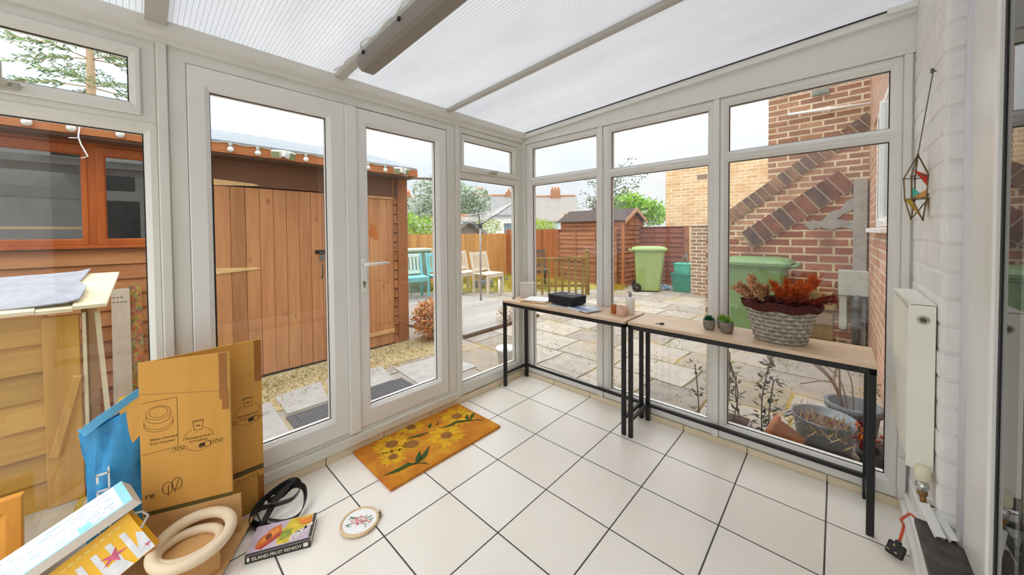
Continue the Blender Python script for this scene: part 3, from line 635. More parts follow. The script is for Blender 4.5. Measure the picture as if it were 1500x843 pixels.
a = math.atan2(.06, .03); p = c+Vector((ro*math.cos(1.25), ro*math.sin(1.25), .006)); d = Vector((math.cos(1.25), math.sin(1.25), 0)); e = Vector((-d.y, d.x, 0))
b = MB(); b.bar(p-e*.008, p-e*.008+d*.012, .004, .009); b.bar(p+e*.008, p+e*.008+d*.012, .004, .009); b.tube([p-e*.016+d*.008, p+e*.016+d*.008], .002, 8); b.tube([p+e*.012+d*.008, p+e*.019+d*.008], .0045, 10); b.build('screw', mat('brass', '#9c8b6a', .35, .9), t)
# ------------------------------------------------------------------ book
c = Vector((.374, -1.958, 0)); U = Vector((.0995, .194, 0)).normalized(); V = Vector((-U.y, U.x, 0)); bw_, bd_, bh_ = .222, .142, .032
t = thing('book', 'paperback book with papaya cover lying on the tiles', 'book', tuple(c)); Rb = Matrix((U, V, Vector((0, 0, 1)))).transposed()
b = MB(); b.obox(c+Vector((0, 0, bh_/2))+V*.003, (bw_-.004, bd_-.006, bh_-.004), Rb); b.build('pages', mat('cream_pages', '#e8e0cf', .8, var=.05, scale=200), t)
Mk = [mat('book_dark', '#2a2a24', .35), mat('cover_lilac', '#c7b4c4', .3, scale=20), mat('papaya_orange', '#d9692a', .3, var=.25, scale=40), mat('papaya_flesh', '#e9963e', .3, var=.2, scale=50), mat('leaf_yellow', '#d7bd35', .3, var=.25, scale=40), mat('leaf_green', '#93a438', .3, var=.3, scale=40), mat('cover_white', '#ece6e2', .3), mat('seed_brown', '#7a3d1e', .4), mat('fruit_red', '#b0413a', .3)]
b = MB(); b.m(0); b.obox(c+Vector((0, 0, .001)), (bw_, bd_, .002), Rb); b.obox(c+Vector((0, 0, bh_/2))-V*(bd_/2-.001), (bw_, .002, bh_), Rb)
b.m(1); b.obox(c+Vector((0, 0, bh_-.001)), (bw_, bd_, .002), Rb)
F = Face(c+Vector((0, 0, bh_))-U*bw_/2-V*bd_/2, U*bw_, V*bd_)
b.m(0); F.poly(b, [(.95, .1), (1, .1), (1, 1), (.95, 1)], .0004); F.poly(b, [(0, 0), (1, 0), (1, .08), (0, .06)], .0005)
b.m(4); F.poly(b, [(.45, .12), (.62, .10), (.72, .42), (.94, .60), (.94, .99), (.55, .99), (.5, .7), (.38, .55)], .0003)
b.m(3)
for k in range(5): F.poly(b, [(.62+.02*k, .98-.05*k), (.80, .90-.05*k), (.94, .95-.06*k), (.94, .90-.06*k), (.80, .84-.05*k)], .0006+.0001*k); b.m(2 if k % 2 else 3)
b.m(8); F.poly(b, [(.12, .16), (.22, .10), (.46, .42), (.47, .62), (.36, .55)], .0006); b.m(2); F.poly(b, [(.10, .22), (.14, .50), (.30, .82), (.42, .86), (.46, .62), (.30, .36), (.16, .16)], .0008); b.m(3); F.poly(b, [(.14, .28), (.18, .48), (.31, .74), (.39, .76), (.41, .62), (.28, .40)], .001); b.m(7); F.ell(b, (.27, .50), .05, .12, .0012, 14, .5)
b.m(5)
for k in range(6): F.poly(b, [(.45, .28+.05*k), (.52, .25+.05*k), (.66, .40+.04*k), (.54, .34+.05*k)], .0007+.0001*k)
b.m(6)
for k in range(14): F.ell(b, (.66+.27*(k/13)+.02*math.sin(k*5), .22+.36*(k/13)+.07*math.cos(k*3)), .026, .05, .001, 9)
b.build('cover', Mk, t)
b = MB(); O = c-U*(bw_/2-.022)-V*(bd_/2+.0002)+Vector((0, 0, .009)); text_faces(b, 'ISLAND FRUIT REMEDY', O, U, (0, 0, 1), .0175, .0006, space=.93)
F = Face(c-U*bw_/2-V*(bd_/2), U, Vector((0, 0, 1))); F.poly(b, [(.196, .008), (.213, .008), (.213, .024), (.196, .024)]); F.ell(b, (.011, .016), .004, .009)
b.build('spine_title', mat('spine_lettering', '#e9e6d2', .5), t)
# ------------------------------------------------------------------ belt
t = thing('belt', 'black leather belt coiled loosely behind the book', 'belt', (.17, -1.93, 0))
M_belt = mat('black_leather', '#1c1a1a', .35, var=.15, scale=50)
def ribbon(b, pts, w, th, tilt):
    P = [Vector(p) for p in pts]; N_ = len(P); vs = []
    for i, p in enumerate(P):
        d = (P[min(i+1, N_-1)]-P[max(i-1, 0)]).normalized(); s_ = Vector((math.sin(tilt(i/(N_-1)))*-d.y, math.sin(tilt(i/(N_-1)))*d.x, math.cos(tilt(i/(N_-1)))))
        s_ = (s_-d*s_.dot(d)).normalized(); n_ = d.cross(s_)
        vs += [p+n_*th/2, p+n_*th/2+s_*w, p-n_*th/2+s_*w, p-n_*th/2]
    fs = [(i*4+k, i*4+(k+1) % 4, (i+1)*4+(k+1) % 4, (i+1)*4+k) for i in range(N_-1) for k in range(4)]+[(0, 1, 2, 3), ((N_-1)*4+3, (N_-1)*4+2, (N_-1)*4+1, (N_-1)*4)]
    b.smooth = False; b.add(vs, fs)
def spline(ctrl, n=12):
    C_ = [Vector(p) for p in ctrl]; out = []
    for i in range(len(C_)-1):
        p0, p1, p2, p3 = C_[max(i-1, 0)], C_[i], C_[i+1], C_[min(i+2, len(C_)-1)]
        for k in range(n):
            s_ = k/n; out.append(.5*((2*p1)+(p2-p0)*s_+(2*p0-5*p1+4*p2-p3)*s_*s_+(3*p1-p0-3*p2+p3)*s_**3))
    return out+[C_[-1]]
b = MB(); ribbon(b, spline([(.30, -1.985, .0), (.22, -2.03, .002), (.155, -2.02, .006), (.125, -1.98, .03), (.115, -1.90, .055), (.125, -1.85, .06), (.165, -1.84, .04), (.20, -1.88, .03), (.19, -1.95, .035), (.15, -2.0, .02), (.19, -2.03, .0), (.27, -1.985, .0)]), .024, .004, lambda s_: .35)
ribbon(b, spline([(.10, -1.955, .002), (.12, -1.90, .012), (.14, -1.86, .045), (.19, -1.835, .05), (.245, -1.845, .025), (.285, -1.88, .004), (.275, -1.925, .0), (.22, -1.97, .002)]), .024, .004, lambda s_: .5)
ribbon(b, spline([(.25, -2.0, .004), (.205, -1.965, .02), (.17, -1.92, .045), (.145, -1.875, .06), (.115, -1.87, .05), (.10, -1.92, .025)]), .024, .004, lambda s_: .7)
b.build('strap', M_belt, t)
b = MB(); b.tube([(.095, -1.955, .004), (.11, -1.985, .004), (.14, -1.985, .022), (.125, -1.955, .022)], .0025, 8, closed=True); b.tube([(.11, -1.985, .006), (.118, -1.955, .02)], .002, 6); b.build('buckle', M_chrome, t)
# ------------------------------------------------------------------ wooden rings, cardboard
q = wood('corrugated_cardboard', '#cb9440', '#d7a14e', 'Z', 3, .8, .05); M_card = q
M_card2 = wood('bare_cardboard', '#c79a60', '#d3a76e', 'Z', 3, .8, .05); M_ink = mat('box_print', '#3a2b0e', .8); M_band = mat('olive_band', '#5d4e1c', .8); M_tape = mat('brown_tape', '#9a5f1d', .3); M_flute = mat('cardboard_edge', '#a8834f', .9)
cb = thing('cardboard_box', 'flattened brown cardboard box standing folded against the door frame', 'box', (.15, -2.17, 0))
def panel(mb, A, B, z0A, z1A, z0B, z1B, th, lean=(0, 0, 0)):
    A, B = Vector(A), Vector(B); d = (B-A).normalized(); n_ = Vector((d.y, -d.x, 0))
    mb.add([A+Vector((0, 0, z0A)), B+Vector((0, 0, z0B)), B+Vector((0, 0, z1B)), A+Vector((0, 0, z1A))]+[Vector(v)-n_*th for v in (A+Vector((0, 0, z0A)), B+Vector((0, 0, z0B)), B+Vector((0, 0, z1B)), A+Vector((0, 0, z1A)))],
           [(0, 1, 2, 3), (7, 6, 5, 4), (0, 4, 5, 1), (1, 5, 6, 2), (2, 6, 7, 3), (3, 7, 4, 0)])
fa, fb = Vector((.108, -2.352, 0)), Vector((.205, -2.094, 0)); ra, rb = Vector((.104, -2.350, 0)), Vector((.100, -1.966, 0))
b = MB(); panel(b, fa, fb, .19, .778, .19, .778, .006); b.m(1)
U = (fb-fa); F = Face(fa+Vector((0, 0, 0)), U, Vector((0, 0, .778)))
F.N = U.cross(Vector((0, 0, 1))).normalized()
b.m(1); F.line(b, [(0, .845), (1, .795)], .0022, .0006); b.m(2); F.poly(b, [(.02, .262), (1, .252), (1, .228), (.02, .238)], .0006)
b.m(3); F.poly(b, [(.87, .755), (.97, .755), (.97, 1), (.87, 1)], .0007); F.poly(b, [(.9, .70), (.98, .70), (.98, .80), (.9, .80)], .0009)
b.m(1); F.poly(b, [(.99, .252), (1, .252), (1, 1), (.99, 1)], .0005)
b.build('front_panel', [M_card, M_flute, M_band, M_tape], cb)
b = MB(); F2 = F; F2.line(b, [(.02, .80), (.395, .805), (.395, .555), (.02, .545)], .0012); 
for k, (ru, rv, cv) in enumerate(((.095, .026, .745), (.13, .036, .725), (.15, .042, .702), (.155, .042, .690))): F2.ellline(b, (.195, cv), ru, rv, .0011, a=(PI if k else 0)-.2*(k > 0), b=2*PI+.2*(k > 0))
F2.ellline(b, (.195, .742), .13, .034, .0011)
text_faces(b, 'Sleeve moulded', F2.p(.10, .608), U, (0, 0, 1), .0125, .0008); text_faces(b, 'from recycled', F2.p(.10, .588), U, (0, 0, 1), .0125, .0008)
def veg(FF, mb, cu, cv, s=1.0):
    FF.line(mb, [(cu-.058*s, cv+.062), (cu-.045*s, cv+.018), (cu+.045*s, cv+.018), (cu+.058*s, cv+.062)], .0014, closed=True); FF.line(mb, [(cu-.07*s, cv+.068), (cu+.07*s, cv+.068)], .002)
    FF.line(mb, [(cu-.025*s, cv+.04), (cu+.025*s, cv+.04)], .004)
    FF.ellline(mb, (cu, cv-.03), .17*s, .062, .0012, a=.1, b=PI*.36); FF.ellline(mb, (cu, cv-.03), .17*s, .062, .0012, a=PI*.64, b=PI-.1); FF.ellline(mb, (cu, cv-.04), .15*s, .05, .0012, a=PI*1.2, b=PI*1.7)
    for dx, r_ in ((.03, .011), (.10, .016)): FF.ellline(mb, (cu+dx*s, cv-.075+r_*.8), r_*s*2.4, r_, .0024)
    FF.poly(mb, [(cu+.0*s, cv-.072), (cu+.07*s, cv-.070), (cu+.07*s, cv-.052), (cu+.01*s, cv-.056)])
    for sx in (-1, 1):
        for k in range(5): FF.ellline(mb, (cu+sx*(.15+.03*k)*s, cv-.06+.006*(k % 2)), .022*s, .010, .001, n=10)
b.build('lid_drawing', M_ink, cb); b = MB(); veg(F2, b, .62, .60)
text_faces(b, 'Packaging made', F2.p(.62, .578), U, (0, 0, 1), .0125, .0008, 'CENTER'); text_faces(b, 'from plants', F2.p(.62, .560), U, (0, 0, 1), .0125, .0008, 'CENTER')
b.build('plant_drawing', M_ink, cb); b = MB(); text_faces(b, 're', F2.p(.03, .325), U, (0, 0, 1), .034, .0008)
F2.ellline(b, (.27, .355), .055, .03, .002); F2.ellline(b, (.37, .368), .055, .03, .002); F2.line(b, [(.27, .31), (.28, .37)], .002); F2.line(b, [(.34, .325), (.39, .39)], .002)
b.m(1); b.build('lettering', M_ink, cb)
b = MB(); panel(b, ra, rb, .0, .775, .0, .782, .006); b.m(1); U3 = rb-ra; F3 = Face(ra, U3, Vector((0, 0, .778))); F3.N = U3.cross(Vector((0, 0, 1))).normalized()
F3.line(b, [(0, .83), (1, .80)], .0022, .0006); b.m(2); F3.poly(b, [(.05, .275), (1, .265), (1, .235), (.05, .245)], .0006); b.m(3); F3.poly(b, [(.93, .76), (1, .76), (1, 1), (.93, 1)], .0007); F3.poly(b, [(.94, 0), (1, 0), (1, .20), (.94, .20)], .0007)
b.m(1); F3.line(b, [(0, .2), (1, .19)], .0018, .0006); b.build('rear_panel', [M_card, M_flute, M_band, M_tape], cb)
b = MB(); veg(F3, b, .86, .61, .75); text_faces(b, 'Packaging made', F3.p(.86, .575), U3, (0, 0, 1), .0125, .0008, 'CENTER'); text_faces(b, 'from plants', F3.p(.86, .555), U3, (0, 0, 1), .0125, .0008, 'CENTER')
b.build('plant_drawing', M_ink, cb); b = MB()
for k in range(5): F3.ellline(b, (.76+.045*k, .212), .012, .008, .0016, n=12)
b.build('lettering', M_ink, cb)
b = MB(); A, B = Vector((.112, -2.352, .0)), Vector((.218, -2.07, 0)); panel(b, A, B, .04, .186, .0, .180, .005); b.build('bottom_flap', M_card2, cb)
b = MB(); b.add([(.10, -2.352, .655), (.10, -2.352, .50), (.085, -2.40, .44), (.078, -2.402, .64)], [(0, 1, 2, 3)]); b.add([(.094, -2.352, .655), (.094, -2.352, .50), (.080, -2.40, .44), (.072, -2.402, .64)], [(3, 2, 1, 0)]); b.build('torn_side_flap', M_card, cb)
b = MB(); b.add([(.075, -2.40, .655), (.10, -2.355, .668), (.10, -2.352, .655), (.085, -2.39, .63), (.06, -2.425, .60), (.05, -2.43, .59)], [(0, 1, 2, 3), (0, 3, 4, 5)]); b.add([(.072, -2.40, .65), (.097, -2.355, .664), (.097, -2.352, .65), (.082, -2.39, .625), (.057, -2.425, .595), (.047, -2.43, .585)], [(3, 2, 1, 0), (5, 4, 3, 0)])
b.build('torn_tape', mat('yellow_tape', '#e3ac2e', .4), cb)
# cardboard sheet beneath
b = MB(); z = .018
b.prism([(.085, -2.39, z), (.165, -2.015, z), (.40, -2.16, z), (.62, -2.40, z), (.30, -2.60, z)], (0, 0, .006)); b.prism([(.08, -2.395, .002), (.15, -2.03, .002), (.38, -2.17, .002), (.60, -2.42, .002), (.28, -2.6, .002)], (0, 0, .006))
b.prism([(.085, -2.39, .008), (.155, -2.02, .008), (.16, -2.026, .008), (.09, -2.395, .008)], (0, 0, .01)); b.prism([(.385, -2.165, .008), (.39, -2.16, .008), (.60, -2.41, .008), (.595, -2.415, .008)], (0, 0, .01))
tag(b.build('cardboard_sheet', M_card2), 'flat folded cardboard sheet lying on the floor under the rings', 'cardboard')
b = MB(); b.prism([(.20, -2.335, .026), (.235, -2.14, .026), (.375, -2.16, .026), (.40, -2.31, .026)], (0, 0, .070)); b.add([(.20, -2.335, .0965), (.235, -2.14, .0965), (.20, -2.06, .10), (.17, -2.08, .10)], [(0, 1, 2, 3)])
tag(b.build('flattened_carton', M_card2), 'low brown carton lying under the two wooden rings', 'carton')
M_ringw = wood('pale_ring_wood', '#dcc6a4', '#e8d7bb', 'X', 6, .5, .04)
b = MB(); R = Matrix.Rotation(.10, 3, 'X')@Matrix.Rotation(-.34, 3, 'Y'); c = Vector((.297, -2.224, .138)); q0 = Matrix.Rotation(1.05, 3, 'Z')
b.tube([c+Vector((.109*math.cos(2*PI*k/56), .109*math.sin(2*PI*k/56), .012*math.cos(2*PI*k/56-2.6))) for k in range(56)], .019, 14, closed=True)
tag(b.build('wooden_ring', M_ringw), 'larger cream wooden ring lying on the cardboard sheet', 'ring', 'cream wooden rings')
c2 = Vector((.302, -2.232, .118)); b = MB(); b.tube([c2+Vector((.089*math.cos(2*PI*k/56)-.006, .089*math.sin(2*PI*k/56)-.004, .01*math.cos(2*PI*k/56+.6))) for k in range(56)], .0165, 14, closed=True)
tag(b.build('wooden_ring', M_ringw), 'smaller cream wooden ring nested inside the larger one', 'ring', 'cream wooden rings')
# ------------------------------------------------------------------ long white carton and yellow pack
def slab(A, B, A2, th):
    A, B, A2 = Vector(A), Vector(B), Vector(A2); U_ = A2-A; V_ = B-A; n_ = U_.cross(V_).normalized()
    if n_.dot(CAM-A) < 0: n_ = -n_
    return A, U_, V_, n_*th
def slab_mesh(b, A, U_, V_, T): b.add([A, A+U_, A+U_+V_, A+V_, A-T, A+U_-T, A+U_+V_-T, A+V_-T], [(0, 1, 2, 3), (7, 6, 5, 4), (0, 4, 5, 1), (1, 5, 6, 2), (2, 6, 7, 3), (3, 7, 4, 0)])
# white carton
A, B, A2 = Vector((.17, -2.400, .384)), Vector((.258, -2.372, .348)), Vector((.065, -3.09, .02))
A, U_, V_, T = slab(A, B, A2, .045)
t = thing('carton', 'long white and teal printed carton leaning across the corner', 'carton', tuple(A+U_*.5+V_*.5-T*.5))
b = MB(); b.m(0); slab_mesh(b, A, U_, V_, T); F = Face(A+V_, U_, -V_)
if F.N.dot(T) < 0: F.N = -F.N
b.m(1); F.poly(b, [(0, 0), (.03, 0), (.03, 1), (0, 1)]); F.poly(b, [(.03, 0), (1, 0), (1, .05), (.03, .05)]); F.poly(b, [(.13, .06), (.17, .06), (.17, .28), (.13, .28)])
G_ = Face(A, V_, -T); 
b.build('box', [mat('white_carton', '#e9ecef', .4, var=.02), mat('teal_carton', '#8fd3dc', .4)], t)
b = MB(); rng = random.Random(9)
for r_ in range(7):
    u = .05
    while u < .95:
        w = rng.uniform(.012, .05)
        if rng.random() < .68: b.m(rng.randrange(2)); F.line(b, [(u, .12+.12*r_), (u+w, .12+.12*r_+rng.uniform(-.01, .01))], .003)
        u += w+.012
b.build('lettering', [mat('lilac_print', '#b9bfd6', .6), mat('sky_print', '#9cc6dc', .6)], t)
# yellow pack
A, B, A2 = Vector((.218, -2.386, .286)), Vector((.289, -2.322, .17)), Vector((.115, -2.772, .02))
A, U_, V_, T = slab(A, B, A2, .028)
t = thing('craft_pack', 'yellow striped pack with pink starfish leaning under the carton', 'pack', tuple(A+U_*.5+V_*.5-T*.5))
b = MB(); slab_mesh(b, A, U_, V_, T); F = Face(A, U_, V_)
if F.N.dot(T) < 0: F.N = -F.N
Mp = [mat('pack_yellow', '#f0b929', .4, var=.04), mat('pack_white', '#dfe3e6', .45, scale=30), mat('starfish_pink', '#cf5c80', .45, var=.2, scale=60), mat('pack_text', '#f6d36e', .5)]
b.m(1)
for k in range(6): F.poly(b, [(.07+.085*k, .30), (.105+.085*k, .28), (.105+.085*k, .98), (.07+.085*k, .98)], .0006)
F.poly(b, [(.0, .55), (.03, .45), (.09, .98), (.0, .99)], .0009); F.poly(b, [(.15, .82), (.20, .68), (.27, .72), (.32, .99), (.13, .99)], .001)
def star(c_, r_, rot):
    P_ = []
    for k in range(10):
        rr = r_ if k % 2 == 0 else r_*.34; a = rot+PI*k/5; P_.append((c_[0]+rr*math.cos(a), c_[1]+rr*math.sin(a)*1.9))
    F.poly(b, P_, .0015)
b.m(2); star((.185, .58), .085, .5); star((.02, .84), .03, .2); b.m(3)
for k in range(12): F.line(b, [(.07+.045*k, .14), (.10+.045*k, .13)], .007)
b.build('pack', Mp, t)
b = MB(); P0 = A+V_*.05-T*.4; b.tube([P0+V_*.02, P0-U_*.05+V_*.12, P0-U_*.06+V_*.28, P0-U_*.01+V_*.42+T*.6], .004, 8); b.build('handle', mat('grey_handle', '#b4b1ab', .5), t)
# crumpled tissue by the rings
b = MB(); rng = random.Random(5)
for k in range(14):
    p = Vector((.335+rng.gauss(0, .016), -2.318+rng.gauss(0, .02), .026+rng.uniform(0, .02))); b.add([p, p+Vector((rng.gauss(0, .02), rng.gauss(0, .02), rng.uniform(0, .02))), p+Vector((rng.gauss(0, .02), rng.gauss(0, .02), rng.uniform(-.002, .016)))], [(0, 1, 2)])
tag(b.build('tissue', mat('white_tissue', '#dfdfe4', .8)), 'scrap of crumpled white tissue beside the wooden rings', 'tissue')
# ------------------------------------------------------------------ wooden picture frame at the far left
t = thing('picture_frame', 'orange pine picture frame leaning on the window at the far left', 'frame', (.05, -2.75, .02))
M_pine = wood('orange_pine', '#c4771c', '#e09a34', 'Z', 10, .4, .08)
b = MB(); b.ring(lambda u, v, d: (.03+d+(.40-v)*.12, u, v), (-3.1, -2.622, .01, .40), (-3.02, -2.668, .09, .345), .02, .0, .012, .010)
b.build('moulding', M_pine, t)
b = MB(); b.ring(lambda u, v, d: (.03+d+(.40-v)*.12, u, v), (-3.03, -2.664, .085, .35), (-2.95, -2.668, .10, .335), .006, .0, 0, 0); b.add([(.032, -3.0, .09), (.07, -2.668, .09), (.04, -2.668, .345), (.034, -3.0, .345)], [(0, 1, 2, 3)]); b.build('backing', mat('dark_backing', '#5a4630', .8), t)
# ------------------------------------------------------------------ blue bag
bg_ = thing('shopping_bag', 'crumpled blue woven shopping bag between the window and the boxes', 'bag', (.06, -2.40, 0))
M_blue = mat('blue_woven_plastic', '#2f8fc4', .4, var=.22, scale=14, bump=.2)
b = MB(); rng = random.Random(8); rows = 14; cols = 36; vs = []
for i in range(rows+1):
    f = i/rows; z = .004+f*.60
    for k in range(cols):
        a = 2*PI*k/cols; ry = .125-.02*f+.012*math.sin(3*a+4*f); rx = .036-.010*f+.008*math.sin(5*a+7*f)
        cr_ = .007*math.sin(9*a+11*f)+.005*math.sin(14*f+2*a)
        y = -2.375+(ry+cr_)*math.cos(a); x = .060+(rx+cr_)*math.sin(a)
        zz = z+.05*math.cos(a)*f*f
        vs.append((max(.014, min(x, .097)), y, zz))
fs = [(i*cols+k, i*cols+(k+1) % cols, (i+1)*cols+(k+1) % cols, (i+1)*cols+k) for i in range(rows) for k in range(cols)]
b.smooth = True; b.add(vs, fs+[tuple(range(cols))]); b.build('bag_body', M_blue, bg_)
b = MB(); ribbon(b, spline([(.098, -2.43, .50), (.10, -2.46, .40), (.10, -2.45, .22), (.10, -2.44, .06)]), .03, .002, lambda s_: 1.2) if False else None
b = MB(); ribbon(b, spline([(.098, -2.28, .665), (.1, -2.34, .655), (.1, -2.40, .615), (.094, -2.44, .585), (.08, -2.478, .55), (.055, -2.492, .54)]), .03, .002, lambda s_: .3); b.build('strap', mat('light_blue_strap', '#58abd8', .5, var=.1), bg_)
b = MB()
b.obox((.1, -2.432, .30), (.002, .005, .24), None)
for k in range(4): b.obox((.1, -2.446, .40-.06*k), (.002, .03, .007), None); b.obox((.1, -2.459, .385-.06*k), (.002, .006, .03), None)
b.build('lettering', M_white, bg_)
# ------------------------------------------------------------------ radiator
t = thing('radiator', 'cream panel radiator on the painted brick wall', 'radiator', (2.23, -.34, .45))
M_rad = mat('cream_enamel', '#efeee2', .35, var=.02); y0, y1, z0, z1 = -.555, -.135, .452, 1.008; xa, xb = 2.196, 2.256
b = MB()
vs = []; n = 18
for k in range(n+1):
    y = y0+.012+(y1-y0-.024)*k/n; x = xa+(.004 if k % 2 else .0); vs += [(x, y, z0+.02), (x, y, z1-.02)]
b.add(vs, [(2*k, 2*k+2, 2*k+3, 2*k+1) for k in range(n)]); b.box(xa+.005, y0+.006, z0, xb-.004, y1-.006, z1-.008); b.build('panel', M_rad, t)
for ya in (y0, y1-.006): b = MB(); b.box(xa-.001, ya, z0-.002, xb, ya+.006, z1, .002); b.build('side_cover', M_rad, t)
b = MB(); b.box(xa, y0, z1-.006, xb, y1, z1+.002, .002); b.box(xa+.008, y0+.01, z1+.002, xa+.011, y1-.01, z1+.0026); b.build('top_grille', M_rad, t)
b = MB(); RY = Matrix.Rotation(PI/2, 3, 'X'); c = (2.228, y0+.001, z1-.052)
b.lathe([(0, 0), (.0145, 0), (.0145, .004), (.011, .006), (.0085, .006), (.0085, .004), (0, .004)], c, 20, R=RY); b.build('end_plug', mat('plug_steel', '#b9b6a6', .35, .5), t)
b = MB(); b.lathe([(0, .004), (.005, .004), (.005, .0075), (0, .0075)], c, 14, R=RY); b.build('bleed_screw', mat('bleed_brass', '#6c6454', .4, .7), t)
b = MB(); c = (2.231, y0-.014, z0-.075)
b.lathe([(0, .048), (.017, .048), (.019, .05), (.019, .085), (.015, .092), (0, .094)], c, 18); b.build('valve_cap', mat('ivory_cap', '#ece4c6', .4), t)
b = MB(); b.lathe([(0, .012), (.013, .012), (.013, .018), (.016, .02), (.016, .034), (.012, .036), (.012, .048), (0, .048)], c, 8); b.tube([(2.231, y0-.014, z0-.045), (2.231, y0+.04, z0-.045), (2.231, y0+.05, z0-.03), (2.231, y0+.05, z0+.01)], .010, 10); b.build('valve_body', M_chrome, t)
b = MB(); b.lathe([(0, -.004), (.011, -.004), (.013, .002), (.013, .008), (.011, .012), (0, .012)], c, 8); b.tube([(2.231, y0-.014, z0-.075), (2.235, y0-.010, z0-.11), (2.268, y0+.0, z0-.12)], .0085, 10); b.build('brass_nut', mat('old_brass', '#93743f', .4, .7, var=.3), t)
for ya in (-.48, -.22): b = MB(); b.box(2.25, ya, .70, 2.275, ya+.025, .9); b.build('wall_bracket', M_rad, t)
# white offcuts of trunking leaning at the foot of the wall
M_trk = mat('white_trunking', '#ededea', .35, var=.02)
def trunk(a, e, label):
    b = MB(); a, e = Vector(a), Vector(e); d = (e-a).normalized(); x = d.cross(Vector((0, 0, 1))).normalized(); z_ = x.cross(d); w, h, th = .022, .014, .002
    P_ = [(-w/2, 0), (-w/2, h), (w/2, h), (w/2, 0), (w/2-th, 0), (w/2-th, h-th), (-w/2+th, h-th), (-w/2+th, 0)]
    b.prism([a+x*p+z_*q_ for p, q_ in P_], e-a); tag(b.build('trunking_offcut', M_trk), label, 'trunking', 'white trunking offcuts by the radiator')
trunk((2.258, -.645, .290), (2.232, -.575, .345), 'white plastic trunking offcut leaning under the radiator valve, nearer the valve')
trunk((2.288, -.640, .290), (2.243, -.540, .338), 'white plastic trunking offcut by the house door, beside the other one')
# plug
t = thing('plug', 'black three pin plug with red cord at the foot of the plinth', 'plug', (2.2, -.40, 0))
c = Vector((2.192, -.375, .03)); R = Matrix.Rotation(-.5, 3, 'Z')@Matrix.Rotation(.9, 3, 'X')
b = MB(); b.obox(c, (.05, .05, .018), R, .007, 3); b.obox(c+R@Vector((0, .027, 0)), (.018, .016, .014), R, .004); b.build('body', mat('black_plug', '#191716', .4), t)
for dx, dy in ((-.011, -.012), (.011, -.012), (0, .011)):
    b = MB(); p = c+R@Vector((dx, dy, .016)); b.obox(p, (.0065 if dy < 0 else .004, .004 if dy < 0 else .008, .018), R, .0008); b.build('pin', mat('pin_brass', '#c9b27a', .3, .8), t)
b = MB(); b.tube(spline([c+R@Vector((0, .034, 0)), (2.205, -.335, .045), (2.215, -.335, .11), (2.205, -.37, .15), (2.215, -.40, .19), (2.218, -.46, .235), (2.224, -.53, .262), (2.24, -.555, .255)], 6), .0042, 8); b.build('cord', mat('red_cord', '#d2502a', .45), t)
# ------------------------------------------------------------------ hanging glass terrarium on the brick wall
hx, hy = 2.232, -.355
t = thing('glass_ornament', 'geometric brass and coloured glass ornament hanging on the brick wall', 'ornament', (hx, hy, 1.45))
M_br = mat('antique_brass', '#7c6848', .4, .7, var=.2)
topz, botz = 1.535, 1.292
def hexa(r, z, a0=0): return [Vector((hx+r*math.cos(a0+2*PI*k/5)*.55, hy+r*math.sin(a0+2*PI*k/5), z)) for k in range(5)]
H1, H2 = hexa(.062, 1.452, .3), hexa(.055, 1.372, .3); tp_, bt = Vector((hx, hy, topz)), [Vector((hx-.012, hy+.022, botz+.004)), Vector((hx+.012, hy-.022, botz))]
E_ = [(tp_, h) for h in H1]+[(H1[k], H1[(k+1) % 5]) for k in range(2)]+[(H1[k], H2[k]) for k in range(5)]+[(H2[k], H2[(k+1) % 5]) for k in range(5)]+[(H2[k], bt[0 if k < 3 else 1]) for k in range(5)]+[(H1[3], H1[4])]
for k, (p, q_) in enumerate(E_):
    pass
b = MB()
for p, q_ in E_: b.tube([p, q_], .0022, 6)
for p in H1+H2+[tp_]+bt: b.ball(p, .0035, 8, 6)
b.build('wire_frame', M_br, t)
def gpane(P_, c_, nm):
    q = NT(nm); tr = q.n('ShaderNodeBsdfTransparent'); tr.inputs[0].default_value = lin(c_); df = q.n('ShaderNodeBsdfPrincipled'); df.inputs['Base Color'].default_value = lin(c_); df.inputs['Roughness'].default_value = .15
    mx = q.n('ShaderNodeMixShader'); mx.inputs[0].default_value = .6; q.l(tr.outputs[0], mx.inputs[1]); q.l(df.outputs[0], mx.inputs[2]); q.l(mx.outputs[0], q.out.inputs[0])
    b = MB(); b.add(P_, [tuple(range(len(P_)))]); o_ = b.build('glass_pane', q.m, t); o_['label'] = nm.replace('_', ' ')
gpane([H1[4], (H1[4]+H2[4])/2, tp_.lerp(H1[3], .7)], '#c8402f', 'red_glass'); gpane([H2[3], H1[3].lerp(H2[3], .45), H2[3].lerp(H2[4], .7)+Vector((0, 0, .012))], '#5fc4ae', 'teal_glass'); gpane([H2[3], H2[4], H2[4].lerp(H1[4], .4)], '#e2a65c', 'amber_glass_pane'); gpane([H2[2], H2[3], bt[1]], '#c9a91f', 'yellow_glass'); gpane([H2[0], H2[4], bt[1]], '#b8952a', 'gold_glass'); pass
b = MB(); b.tube([(hx, hy, topz), (2.252, -.452, 1.80)], .0018, 6); b.build('cord', mat('grey_cord', '#77706a', .8), t)
b = MB(); b.tube([(2.275, -.453, 1.80), (2.25, -.453, 1.803)], .003, 8); b.tube([(2.25, -.453, 1.797), (2.25, -.453, 1.812)], .004, 8); b.build('nail', mat('steel_nail', '#6d6a66', .4, .8), t)
